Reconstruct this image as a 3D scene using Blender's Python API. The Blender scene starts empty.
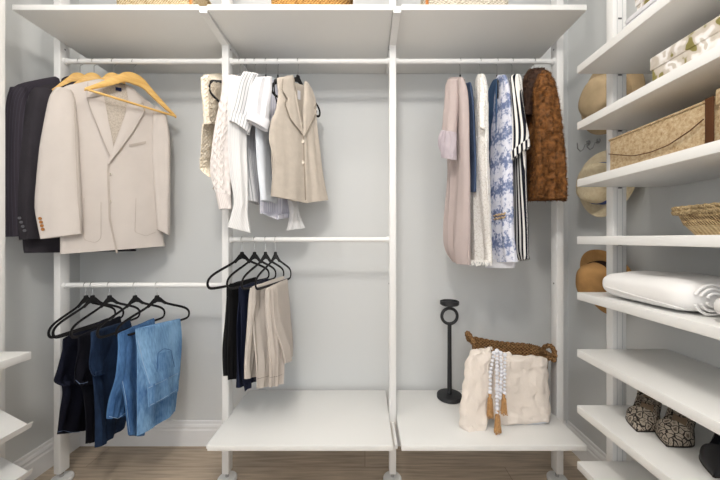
import bpy, bmesh, math, random
from mathutils import Vector, Matrix, noise
from mathutils.bvhtree import BVHTree
random.seed(7)
sc = bpy.context.scene
col = sc.collection
PI = math.pi
H = 1.225           # eye height
F = 307.0           # focal length in pixels of the 720 wide frame
CX, CY = 365.0, 239.0

# ---------------------------------------------------------------- camera, light
cd = bpy.data.cameras.new('camera'); cam = bpy.data.objects.new('camera', cd); col.objects.link(cam)
cam.location = (0, 0, H); cam.rotation_euler = (PI/2, 0, 0)
cd.sensor_width = 36; cd.lens = F/720*36; cd.shift_x = -(CX-360)/720; cd.shift_y = -(240-CY)/720
cd.clip_start = 0.02
sc.camera = cam
w = bpy.data.worlds.new('world'); sc.world = w; w.use_nodes = True
w.node_tree.nodes['Background'].inputs[0].default_value = (0.98, 0.98, 1.0, 1)
w.node_tree.nodes['Background'].inputs[1].default_value = 0.78
def area(name, loc, rot, size, power, colr):
    l = bpy.data.lights.new(name, 'AREA'); l.shape = 'RECTANGLE'; l.size, l.size_y = size
    l.energy = power; l.color = colr
    o = bpy.data.objects.new(name, l); col.objects.link(o); o.location = loc; o.rotation_euler = rot
    return o
def bulb(name, loc, r, power, colr):
    l = bpy.data.lights.new(name, 'POINT'); l.shadow_soft_size = r; l.energy = power; l.color = colr
    o = bpy.data.objects.new(name, l); col.objects.link(o); o.location = loc
bulb('ceiling_lamp', (-0.2, -0.25, 2.58), 0.12, 54, (1.0, 0.955, 0.90))
bulb('ceiling_lamp', (-0.45, 0.95, 2.60), 0.04, 9, (1.0, 0.94, 0.87))
area('rear_fill_light', (0.1, -1.7, 1.95), (math.radians(82), 0, 0), (2.6, 1.2), 16, (0.93, 0.96, 1.0))  # large soft fill added behind the camera, not an actual window
sc.view_settings.view_transform = 'Standard'; sc.view_settings.look = 'None'
sc.view_settings.gamma = 1; sc.view_settings.use_curve_mapping = False
sc.view_settings.exposure = 0.03

# ---------------------------------------------------------------- helpers
def lin(c):
    return tuple(((v/255)/12.92 if v/255 <= 0.04045 else ((v/255+0.055)/1.055)**2.4) for v in c) + (1,)
def P(x, y, Y):
    return Vector(((x-CX)*Y/F, Y, H-(y-CY)*Y/F))
ORG = {}
def tag(o, label=None, cat=None, group=None, kind=None):
    if label: o['label'] = label
    if cat: o['category'] = cat
    if group: o['group'] = group
    if kind: o['kind'] = kind
    return o
def thing(name, loc, label, cat, group=None):
    o = bpy.data.objects.new(name, None); col.objects.link(o); o.location = loc
    o.empty_display_size = 0.05
    ORG[o.name] = Vector(loc)
    return tag(o, label, cat, group)
class MB:
    """collects geometry in world coordinates"""
    def __init__(s): s.v = []; s.f = []; s.uv = []; s.m = []
    def add(s, v, f, uv=None, mi=0):
        b = len(s.v); s.v += [Vector(p) for p in v]; s.f += [tuple(i+b for i in q) for q in f]
        s.uv += (uv if uv else [(p[0]+p[1], p[2]) for p in v]); s.m += [mi]*len(f)
        return s
    def box(s, x0, x1, y0, y1, z0, z1, bev=0.002, mi=0, M=None):
        bm = bmesh.new(); bmesh.ops.create_cube(bm, size=1)
        for v in bm.verts:
            v.co = Vector((x0+(v.co.x+.5)*(x1-x0), y0+(v.co.y+.5)*(y1-y0), z0+(v.co.z+.5)*(z1-z0)))
        if bev: bmesh.ops.bevel(bm, geom=list(bm.edges), offset=bev, segments=2, affect='EDGES', profile=0.5)
        if M: bm.transform(M)
        bm.verts.index_update()
        s.add([v.co.copy() for v in bm.verts], [tuple(v.index for v in f.verts) for f in bm.faces], None, mi)
        bm.free(); return s
    def tube(s, pts, r, n=10, closed=False, flat=None, ref=None, mi=0, caps=True):
        """r: number or list; flat: ratio of second axis; ref: direction of that second axis"""
        pts = [Vector(p) for p in pts]; N = len(pts)
        rs = r if isinstance(r, (list, tuple)) else [r]*N
        V = []; UV = []; prev = None; L = 0
        for i, p in enumerate(pts):
            a = pts[(i-1) % N] if (closed or i > 0) else p
            b = pts[(i+1) % N] if (closed or i < N-1) else p
            t = (b-a).normalized()
            if ref is not None: up = Vector(ref)
            elif prev is None: up = Vector((0, 0, 1)) if abs(t.z) < .9 else Vector((1, 0, 0))
            else: up = prev
            up = (up - t*up.dot(t)).normalized(); prev = up
            sd = t.cross(up)
            if i: L += (p-pts[i-1]).length
            for k in range(n):
                g = 2*PI*k/n
                V.append(p + sd*math.cos(g)*rs[i] + up*math.sin(g)*rs[i]*(flat or 1)); UV.append((L, k/n*0.06))
        Fc = []
        for i in range(N if closed else N-1):
            for k in range(n):
                a = i*n+k; b = i*n+(k+1) % n; c = ((i+1) % N)*n+(k+1) % n; d = ((i+1) % N)*n+k
                Fc.append((a, b, c, d))
        if not closed and caps:
            Fc.append(tuple(range(n-1, -1, -1))); Fc.append(tuple((N-1)*n+k for k in range(n)))
        return s.add(V, Fc, UV, mi)
    def lathe(s, prof, c, axis=(0, 0, 1), n=32, mod=None, mi=0):
        ax = Vector(axis).normalized(); q = Vector((0, 0, 1)).rotation_difference(ax); c = Vector(c)
        V = []; UV = []; Fc = []; L = 0
        for i, (r, z) in enumerate(prof):
            if i: L += math.hypot(r-prof[i-1][0], z-prof[i-1][1])
            for k in range(n):
                g = 2*PI*k/n; pt = Vector((r*math.cos(g), r*math.sin(g), z))
                if mod: pt = mod(pt, g)
                V.append(c+q @ pt); UV.append((g*0.1, L))
        for i in range(len(prof)-1):
            for k in range(n):
                Fc.append((i*n+k, i*n+(k+1) % n, (i+1)*n+(k+1) % n, (i+1)*n+k))
        if prof[0][0] > 1e-5: Fc.append(tuple(range(n-1, -1, -1)))
        if prof[-1][0] > 1e-5: Fc.append(tuple((len(prof)-1)*n+k for k in range(n)))
        return s.add(V, Fc, UV, mi)
    def build(s, name, mat, parent=None, smooth=True, origin=None, angle=40):
        if parent is not None: org = ORG[parent.name]
        elif origin is not None: org = Vector(origin)
        else:
            n = len(s.v); org = Vector((sum(p.x for p in s.v)/n, sum(p.y for p in s.v)/n, min(p.z for p in s.v)))
        me = bpy.data.meshes.new(name)
        me.from_pydata([p-org for p in s.v], [], s.f)
        ul = me.uv_layers.new(name='UVMap')
        for lp in me.loops: ul.data[lp.index].uv = s.uv[lp.vertex_index]
        bm = bmesh.new(); bm.from_mesh(me)
        bmesh.ops.recalc_face_normals(bm, faces=bm.faces); bm.to_mesh(me); bm.free()
        for m in (mat if isinstance(mat, (list, tuple)) else [mat]): me.materials.append(m)
        for i, p in enumerate(me.polygons): p.material_index = s.m[i]
        if smooth:
            me.shade_smooth()
            try: me.set_sharp_from_angle(angle=math.radians(angle))
            except Exception: pass
        o = bpy.data.objects.new(name, me); col.objects.link(o)
        if parent is not None: o.parent = parent
        else: o.location = org
        ORG[o.name] = org; s.obj = o
        return o
    def bvh(s): return BVHTree.FromPolygons(s.v, s.f)
def copy_tree(o, parent=None):
    c = o.copy(); col.objects.link(c); c.parent = parent
    for ch in list(o.children): copy_tree(ch, c)
    return c

# ---------------------------------------------------------------- materials
def mat(name, rgb, rough=0.5, metal=0.0, bump=0.0, bscale=300, var=0.0, vscale=20, spec=0.5, sheen=0):
    m = bpy.data.materials.new(name); m.use_nodes = True; nt = m.node_tree; b = nt.nodes['Principled BSDF']
    b.inputs['Base Color'].default_value = lin(rgb); b.inputs['Roughness'].default_value = rough
    b.inputs['Metallic'].default_value = metal; b.inputs['Specular IOR Level'].default_value = spec
    if sheen: b.inputs['Sheen Weight'].default_value = sheen
    tc = nt.nodes.new('ShaderNodeTexCoord')
    if var:
        n = nt.nodes.new('ShaderNodeTexNoise'); n.inputs['Scale'].default_value = vscale; n.inputs['Detail'].default_value = 5
        r = nt.nodes.new('ShaderNodeValToRGB')
        c = lin(rgb); r.color_ramp.elements[0].color = tuple(v*(1-var) for v in c[:3])+(1,)
        r.color_ramp.elements[1].color = tuple(min(1, v*(1+var)) for v in c[:3])+(1,)
        r.color_ramp.elements[0].position = 0.3; r.color_ramp.elements[1].position = 0.7
        nt.links.new(tc.outputs['Object'], n.inputs['Vector']); nt.links.new(n.outputs['Fac'], r.inputs['Fac'])
        nt.links.new(r.outputs['Color'], b.inputs['Base Color'])
    if bump:
        n = nt.nodes.new('ShaderNodeTexNoise'); n.inputs['Scale'].default_value = bscale; n.inputs['Detail'].default_value = 4
        bp = nt.nodes.new('ShaderNodeBump'); bp.inputs['Strength'].default_value = bump; bp.inputs['Distance'].default_value = 0.002
        nt.links.new(tc.outputs['Object'], n.inputs['Vector']); nt.links.new(n.outputs['Fac'], bp.inputs['Height'])
        nt.links.new(bp.outputs['Normal'], b.inputs['Normal'])
    return m
def nodes(m): return m.node_tree, m.node_tree.nodes['Principled BSDF']
def ramp(nt, stops, interp='LINEAR'):
    r = nt.nodes.new('ShaderNodeValToRGB'); r.color_ramp.interpolation = interp
    e = r.color_ramp.elements
    while len(e) < len(stops): e.new(0.5)
    for i, (p, c) in enumerate(stops): e[i].position = p; e[i].color = lin(c)
    return r
def uvnode(nt, scale=(1, 1, 1), obj=False):
    tc = nt.nodes.new('ShaderNodeTexCoord'); mp = nt.nodes.new('ShaderNodeMapping'); mp.inputs['Scale'].default_value = scale
    nt.links.new(tc.outputs['Object' if obj else 'UV'], mp.inputs['Vector']); return mp
def fabric(name, rgb, **k):
    a = dict(rough=0.9, bump=0.35, bscale=500, var=0.07, vscale=9, spec=0.15); a.update(k); return mat(name, rgb, **a)
def stripes(name, stops, period, axis=0, bump=0.3, interp='LINEAR', distort=0.0):
    m = fabric(name, (200, 200, 200), var=0, bump=bump); nt, b = nodes(m)
    mp = uvnode(nt, (1, 1, 1)); sx = nt.nodes.new('ShaderNodeSeparateXYZ'); nt.links.new(mp.outputs[0], sx.inputs[0])
    ml = nt.nodes.new('ShaderNodeMath'); ml.operation = 'MULTIPLY'; ml.inputs[1].default_value = 1/period
    nt.links.new(sx.outputs[axis], ml.inputs[0])
    fr = nt.nodes.new('ShaderNodeMath'); fr.operation = 'FRACT'; nt.links.new(ml.outputs[0], fr.inputs[0])
    r = ramp(nt, stops, interp); nt.links.new(fr.outputs[0], r.inputs['Fac']); nt.links.new(r.outputs['Color'], b.inputs['Base Color'])
    return m
def denim(name, dark, light, streak=1.0):
    m = fabric(name, dark, var=0, bump=0.5, bscale=700); nt, b = nodes(m)
    n1 = nt.nodes.new('ShaderNodeTexNoise'); n1.inputs['Scale'].default_value = 7; n1.inputs['Detail'].default_value = 3
    mp = uvnode(nt, (1.0, 0.6, 1)); nt.links.new(mp.outputs[0], n1.inputs['Vector'])
    n2 = nt.nodes.new('ShaderNodeTexNoise'); n2.inputs['Scale'].default_value = 130; n2.inputs['Detail'].default_value = 2
    mp2 = uvnode(nt, (1.0, 0.25, 1)); nt.links.new(mp2.outputs[0], n2.inputs['Vector'])
    mx = nt.nodes.new('ShaderNodeMath'); mx.operation = 'MULTIPLY_ADD'; mx.inputs[1].default_value = 0.45*streak
    nt.links.new(n2.outputs['Fac'], mx.inputs[0]); nt.links.new(n1.outputs['Fac'], mx.inputs[2])
    r = ramp(nt, [(0.45, dark), (0.95, light)]); nt.links.new(mx.outputs[0], r.inputs['Fac'])
    nt.links.new(r.outputs['Color'], b.inputs['Base Color']); return m
def woven(name, c1, c2, sx=0.012, sz=0.008, depth=0.6):
    """plaited wicker: checker-like sine weave"""
    m = mat(name, c1, rough=0.75, spec=0.2); nt, b = nodes(m)
    mp = uvnode(nt, (1, 1, 1)); s = nt.nodes.new('ShaderNodeSeparateXYZ'); nt.links.new(mp.outputs[0], s.inputs[0])
    def sn(out, per):
        a = nt.nodes.new('ShaderNodeMath'); a.operation = 'MULTIPLY'; a.inputs[1].default_value = 2*PI/per; nt.links.new(out, a.inputs[0])
        c = nt.nodes.new('ShaderNodeMath'); c.operation = 'SINE'; nt.links.new(a.outputs[0], c.inputs[0]); return c.outputs[0]
    a = sn(s.outputs[0], sx); c = sn(s.outputs[1], sz)
    p = nt.nodes.new('ShaderNodeMath'); p.operation = 'MULTIPLY'; nt.links.new(a, p.inputs[0]); nt.links.new(c, p.inputs[1])
    n = nt.nodes.new('ShaderNodeTexNoise'); n.inputs['Scale'].default_value = 60; nt.links.new(mp.outputs[0], n.inputs['Vector'])
    q = nt.nodes.new('ShaderNodeMath'); q.operation = 'MULTIPLY_ADD'; q.inputs[1].default_value = 0.28; nt.links.new(p.outputs[0], q.inputs[0]); nt.links.new(n.outputs['Fac'], q.inputs[2])
    r = ramp(nt, [(0.25, c2), (0.62, c1)]); nt.links.new(q.outputs[0], r.inputs['Fac']); nt.links.new(r.outputs['Color'], b.inputs['Base Color'])
    bp = nt.nodes.new('ShaderNodeBump'); bp.inputs['Strength'].default_value = depth; bp.inputs['Distance'].default_value = 0.003
    nt.links.new(p.outputs[0], bp.inputs['Height']); nt.links.new(bp.outputs['Normal'], b.inputs['Normal']); return m
def patches(name, stops, scale, obj=True, detail=6, rough=0.9, sy=1.0, bands=None, base=(240, 240, 240)):
    m = fabric(name, (200, 200, 200), var=0, bump=0.2); nt, b = nodes(m)
    n = nt.nodes.new('ShaderNodeTexNoise'); n.inputs['Scale'].default_value = scale; n.inputs['Detail'].default_value = detail; n.inputs['Roughness'].default_value = 0.7
    mp = uvnode(nt, (1, 1, sy), obj=obj); nt.links.new(mp.outputs[0], n.inputs['Vector'])
    r = ramp(nt, stops); src = n.outputs['Fac']
    if bands:
        s = nt.nodes.new('ShaderNodeSeparateXYZ'); nt.links.new(mp.outputs[0], s.inputs[0])
        a = nt.nodes.new('ShaderNodeMath'); a.operation = 'MULTIPLY'; a.inputs[1].default_value = 2*PI/bands; nt.links.new(s.outputs[2], a.inputs[0])
        c = nt.nodes.new('ShaderNodeMath'); c.operation = 'SINE'; nt.links.new(a.outputs[0], c.inputs[0])
        d = nt.nodes.new('ShaderNodeMath'); d.operation = 'MULTIPLY_ADD'; d.inputs[1].default_value = 0.07; nt.links.new(c.outputs[0], d.inputs[0]); nt.links.new(src, d.inputs[2]); src = d.outputs[0]
    nt.links.new(src, r.inputs['Fac']); nt.links.new(r.outputs['Color'], b.inputs['Base Color']); return m
def cells(name, fill, line, scale, width=0.06, spec=0.4, rough=0.5, bump=0.4, inner=None):
    m = mat(name, fill, rough=rough, spec=spec); nt, b = nodes(m)
    v = nt.nodes.new('ShaderNodeTexVoronoi'); v.feature = 'DISTANCE_TO_EDGE'; v.inputs['Scale'].default_value = scale
    mp = uvnode(nt, (1, 1, 1), obj=True)
    n = nt.nodes.new('ShaderNodeTexNoise'); n.inputs['Scale'].default_value = scale*0.8; nt.links.new(mp.outputs[0], n.inputs['Vector'])
    mx = nt.nodes.new('ShaderNodeMix'); mx.data_type = 'VECTOR'; mx.inputs['Factor'].default_value = 0.02
    nt.links.new(mp.outputs[0], mx.inputs[4]); nt.links.new(n.outputs['Color'], mx.inputs[5]); nt.links.new(mx.outputs[1], v.inputs['Vector'])
    st = [(0.0, line), (width, line), (width*1.8, fill)]
    if inner: st += [(width*4.5, fill), (width*6, inner)]
    r = ramp(nt, st); nt.links.new(v.outputs['Distance'], r.inputs['Fac']); nt.links.new(r.outputs['Color'], b.inputs['Base Color'])
    bp = nt.nodes.new('ShaderNodeBump'); bp.inputs['Strength'].default_value = bump; bp.inputs['Distance'].default_value = 0.002
    nt.links.new(v.outputs['Distance'], bp.inputs['Height']); nt.links.new(bp.outputs['Normal'], b.inputs['Normal']); return m

WHITE = mat('white_laminate', (238, 238, 236), rough=0.42, bump=0.02, bscale=60)
METAL = mat('white_metal', (238, 238, 237), rough=0.4, bump=0.01, bscale=200)
WALL = mat('wall_paint', (216, 218, 218), rough=0.85, bump=0.12, bscale=180, spec=0.2)
TRIM = mat('trim_paint', (240, 240, 240), rough=0.4)
CEIL = mat('ceiling_paint', (240, 238, 234), rough=0.9, bump=0.1, bscale=120)
STEEL = mat('steel', (190, 190, 190), rough=0.25, metal=1.0)
HOLE = mat('hole', (110, 110, 112), rough=0.8)
VELVET = mat('black_velvet', (26, 25, 27), rough=0.95, bump=0.3, bscale=900, spec=0.1, sheen=0.15)
BLACKM = mat('black_iron', (34, 35, 38), rough=0.5, bump=0.1, bscale=120)
def wood_mat(name, c1, c2, sx=(2, 30, 30), rough=0.45):
    m = mat(name, c1, rough=rough); nt, b = nodes(m)
    n = nt.nodes.new('ShaderNodeTexNoise'); n.inputs['Scale'].default_value = 3; n.inputs['Detail'].default_value = 5; n.inputs['Distortion'].default_value = 0.6
    mp = uvnode(nt, sx, obj=True); nt.links.new(mp.outputs[0], n.inputs['Vector'])
    r = ramp(nt, [(0.3, c2), (0.7, c1)]); nt.links.new(n.outputs['Fac'], r.inputs['Fac']); nt.links.new(r.outputs['Color'], b.inputs['Base Color']); return m
HWOOD = wood_mat('hanger_wood', (240, 200, 124), (222, 172, 92), (3, 25, 25))
def floor_mat():
    m = mat('plank_floor', (150, 120, 92), rough=0.45); nt, b = nodes(m)
    mp = uvnode(nt, (1, 1, 1), obj=True)
    br = nt.nodes.new('ShaderNodeTexBrick'); br.inputs['Scale'].default_value = 1; br.inputs['Brick Width'].default_value = 1.5; br.inputs['Row Height'].default_value = 0.15
    br.inputs['Mortar Size'].default_value = 0.0015; br.inputs['Color1'].default_value = lin((218, 200, 178)); br.inputs['Color2'].default_value = lin((202, 184, 162)); br.inputs['Mortar'].default_value = lin((160, 138, 116))
    nt.links.new(mp.outputs[0], br.inputs['Vector'])
    mp2 = uvnode(nt, (1.5, 22, 10), obj=True); n = nt.nodes.new('ShaderNodeTexNoise'); n.inputs['Scale'].default_value = 3; n.inputs['Detail'].default_value = 6
    nt.links.new(mp2.outputs[0], n.inputs['Vector'])
    r = ramp(nt, [(0.25, (150, 145, 140)), (0.75, (255, 255, 255))]); nt.links.new(n.outputs['Fac'], r.inputs['Fac'])
    mx = nt.nodes.new('ShaderNodeMix'); mx.data_type = 'RGBA'; mx.blend_type = 'MULTIPLY'; mx.inputs['Factor'].default_value = 0.7
    nt.links.new(br.outputs['Color'], mx.inputs[6]); nt.links.new(r.outputs['Color'], mx.inputs[7]); nt.links.new(mx.outputs[2], b.inputs['Base Color']); return m
FLOOR = floor_mat()

# ---------------------------------------------------------------- the room
XL, XR, YW, YF, ZC = -1.70, 1.21, 1.83, -2.2, 2.75
def struct(o): o['kind'] = 'structure'; return o
struct(MB().box(XL-.1, XR+.1, YF, YW+.1, -0.08, 0, 0).build('floor', FLOOR, origin=(0, 0, 0)))
struct(MB().box(XL-.1, XR+.1, YF, YW+.1, ZC, ZC+.08, 0).build('ceiling', CEIL))
struct(MB().box(XL-.1, XR+.1, YW, YW+.1, 0, ZC, 0).build('wall_back', WALL))
struct(MB().box(XL-.1, XL, YF, YW, 0, ZC, 0).build('wall_left', WALL))
struct(MB().box(XR, XR+.1, YF, YW, 0, ZC, 0).build('wall_right', WALL))
prof = [(0, 0), (.016, 0), (.016, .092), (.013, .1), (.013, .108), (.016, .112), (.012, .124), (.008, .128), (.007, .142), (0, .146)]
def baseboard(name, a, b, nrm):
    a = Vector(a); b = Vector(b); nrm = Vector(nrm); V = []
    for p in (a, b):
        for d, z in prof: V.append(p+nrm*d+Vector((0, 0, z)))
    n = len(prof); Fc = [(i, i+1, n+i+1, n+i) for i in range(n-1)] + [tuple(range(n)), tuple(range(2*n-1, n-1, -1))]
    struct(MB().add(V, Fc).build(name, TRIM, smooth=False))
baseboard('baseboard_back', (XL+.0165, YW, 0), (XR-.0165, YW, 0), (0, -1, 0))
baseboard('baseboard_left', (XL, YF, 0), (XL, YW, 0), (1, 0, 0))
baseboard('baseboard_right', (XR, YF, 0), (XR, YW, 0), (-1, 0, 0))

# ---------------------------------------------------------------- posts, shelves, rods
YP0, YP1 = 1.53, 1.58; YPC = 1.555; ZU = H+.899; ZM = H-.003; ZLo = H-46*YPC/F
PX = [-1.536, -0.6975, 0.1385, 0.9735]
ZTOP = H+0.985          # underside of the top shelves
def post(x, y0, y1, label, along='x', brackets=(), face=1, hgt=ZC, wx=.017):
    t = thing('closet_post', (x, (y0+y1)/2, 0), label, 'post', 'white steel closet posts')
    m = MB(); xa, xb = (x-wx, x+wx)
    m.box(xa, xb, y0, y1, 0.05, hgt-.002, .003)
    m.build('post_tube', METAL, t)
    for z in (ZU+.06, 1.0):
        for sx in (xa, xb):
            o = MB().lathe([(0, -.0012), (.004, -.0012), (.004, .0006), (0, .0006)], (sx, (y0+y1)/2, z), (1, 0, 0), n=14).build('screw', HOLE, t)
            if z < 2: o['label'] = 'lower dark screw'
    c = ((xa+xb)/2, (y0+y1)/2)
    MB().lathe([(0.0, 0.0), (.045, 0.0), (.047, .004), (.047, .014), (.043, .02), (.012, .024), (0, .024)], (c[0], c[1], 0), n=36).build('foot_plate', METAL, t)
    MB().lathe([(.009, .022), (.009, .06)], (c[0], c[1], 0), n=16).build('foot_screw', STEEL, t)
    for (z0, z1, wb, ya, yb) in brackets:
        b = MB(); s = []
        # tapered arm in side profile, front and rear of the post
        for (e0, e1) in ((y0+.004, ya), (y1-.004, yb)):
            V = []
            for sx in (x-wb, x+wb):
                V += [(sx, e0, z0), (sx, e1, z0+.012), (sx, e1, z1), (sx, e0, z1)]
            b.add(V, [(0, 1, 2, 3), (7, 6, 5, 4), (0, 4, 5, 1), (1, 5, 6, 2), (2, 6, 7, 3), (3, 7, 4, 0)])
        b.build('bracket', METAL, t, smooth=False)
    return t
top_b = (ZTOP-.02, ZTOP+.02, .0165, 1.325, 1.822); low_b = (.284, .311, .006, 1.36, 1.79)
post(PX[0], YP0, YP1, 'leftmost white post on back wall, beside the dark suit jackets', brackets=(low_b,) if 0 else ())
post(PX[1], YP0, YP1, 'white post left of the middle bay, between jeans and trousers', brackets=(top_b, low_b))
post(PX[2], YP0, YP1, 'white post right of the middle bay, left of the black iron holder', brackets=(top_b, low_b))
post(PX[3], YP0, YP1, 'rightmost white post on back wall, behind brown fur coat', brackets=())
GS = 'white closet shelves of the back wall'
def shelf(x0, x1, y0, y1, z0, z1, label, grp=GS, name='closet_shelf'):
    o = MB().box(x0, x1, y0, y1, z0, z1, .0018).build(name, WHITE)
    return tag(o, label, 'shelf', grp)
e = .0185
shelf(PX[0]+e, PX[1]-e, 1.32, 1.828, ZTOP, ZTOP+.024, 'white top shelf above the suit jackets')
shelf(PX[1]+e, PX[2]-e, 1.32, 1.828, ZTOP, ZTOP+.024, 'white top shelf above the cream knitwear and white shirts')
shelf(PX[2]+e, PX[3]-e, 1.32, 1.828, ZTOP, ZTOP+.024, 'white top shelf above the dresses and fur coat')
shelf(PX[1]+e, PX[2]-e, 1.32, 1.805, .313, .337, 'low white shelf with nothing on it below the hanging trousers')
shelf(PX[2]+e, PX[3]-e, 1.32, 1.805, .313, .337, 'low white shelf holding the wicker basket and black iron holder')
def rod(x0, x1, z, label):
    t = thing('clothes_rod', ((x0+x1)/2, YPC, z), label, 'rod', 'white clothes rods')
    m = MB().tube([(x0+.017, YPC, z), (x1-.017, YPC, z)], .0125, n=20); m.build('rod_tube', METAL, t)
    for x, s in ((x0+.017, 1), (x1-.017, -1)):
        MB().tube([(x+.0002*s, YPC, z), (x+.012*s, YPC, z)], .0165, n=20).build('rod_socket', METAL, t)
rod(PX[0], PX[1], ZU, 'upper white rod carrying the suit jackets')
rod(PX[1], PX[2], ZU, 'upper white rod carrying knitwear, shirts and beige waistcoat')
rod(PX[2], PX[3], ZU, 'upper white rod carrying dresses and fur coat')
rod(PX[1], PX[2], ZM, 'white rod at mid height carrying black, navy and beige trousers')
rod(PX[0], PX[1], ZLo, 'lower left white rod carrying the jeans')

# right side unit
RX0, RX1, RY0, RY1 = .845, 1.203, .424, 1.224
for i, ty in enumerate([66.5, 122.5, 179.5, 236.5, 292, 349, 405, 461]):
    z = H-(ty-CY)*RY1/F
    lab = ['topmost white shelf of the right unit, above the floral box', 'white right-hand shelf under the floral box',
           'white right-hand shelf under the tan burlap box', 'white right-hand shelf at eye level under the small wicker basket',
           'white right-hand shelf carrying the folded white duvet', 'empty white right-hand shelf above the snakeskin shoes',
           'white right-hand shelf carrying the snakeskin shoes', 'lowest white shelf of the right unit, under the shoes'][i]
    shelf(RX0, RX1, RY0, RY1, z-.03, z, lab, 'white shelves of the right unit')
def side_post(xa, xb, y0, y1, label, bks=True):
    t = thing('closet_post', ((xa+xb)/2, (y0+y1)/2, 0), label, 'post', 'white steel closet posts')
    MB().box(xa, xb, y0, y1, .05, ZC-.002, .003).build('post_tube', METAL, t)
    h = MB(); xm = (xa+xb)/2
    h.box(xm-.012, xm-.0095, y0-.0008, y0+.001, .1, ZC-.1, 0); h.box(xm+.0095, xm+.012, y0-.0008, y0+.001, .1, ZC-.1, 0)
    h.build('groove', mat('groove_grey', (205, 206, 207), rough=.5), t, smooth=False)
    for k in range(9):
        z = H-([66.5, 122.5, 179.5, 236.5, 292, 349, 405, 461, 10][k]-CY)*1.224/F-.006
        MB().box(xm-.007, xm+.007, y0-.0016, y0+.0008, z-.03, z-.024, 0).build('slot', HOLE, t, smooth=False)
    MB().lathe([(0.0, 0.0), (.045, 0.0), (.047, .004), (.047, .014), (.043, .02), (.012, .024), (0, .024)], (xm, (y0+y1)/2, 0), n=36).build('foot_plate', METAL, t)
    MB().lathe([(.009, .022), (.009, .06)], (xm, (y0+y1)/2, 0), n=16).build('foot_screw', STEEL, t)
side_post(.989, 1.045, 1.2255, 1.2595, 'white post at far end of the right unit, beside the hanging hats')
side_post(-1.53, -1.474, 1.2255, 1.2595, 'white post at left edge, of the left unit near the dark jackets')
# left side unit : one flat and two slanted shoe shelves
tag(MB().box(-1.697, -1.33, .424, 1.224, .777-.03, .777, .0018).build('closet_shelf', WHITE), 'flat white shelf at the left edge beside the jeans', 'shelf', 'white shelves of the left unit')
for zc, lab in ((.487, 'slanted white shoe shelf with front lip at the left edge'), (.30, 'lowest slanted white shoe shelf in the bottom left corner')):
    t = thing('shoe_shelf', (-1.51, .82, zc), lab, 'shelf', 'white shelves of the left unit')
    a = math.atan2(.18, .33)
    V = []; 
    for y in (.424, 1.224):
        V += [(-1.345, y, zc-.02), (-1.345, y, zc), (-1.69, y, zc+.185), (-1.69, y, zc+.165)]
    MB().add(V, [(0, 1, 2, 3), (7, 6, 5, 4), (0, 4, 5, 1), (1, 5, 6, 2), (2, 6, 7, 3), (3, 7, 4, 0)]).build('shelf_board', WHITE, t, smooth=False)
    V = []
    for y in (.424, 1.224):
        V += [(-1.347, y, zc-.022), (-1.331, y, zc-.012), (-1.322, y, zc+.012), (-1.33, y, zc+.01), (-1.345, y, zc-.004)]
    MB().add(V, [(0, 1, 2, 3, 4), (9, 8, 7, 6, 5)]+[(i, (i+1) % 5, 5+(i+1) % 5, 5+i) for i in range(5)]).build('front_lip', METAL, t, smooth=False)
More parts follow.
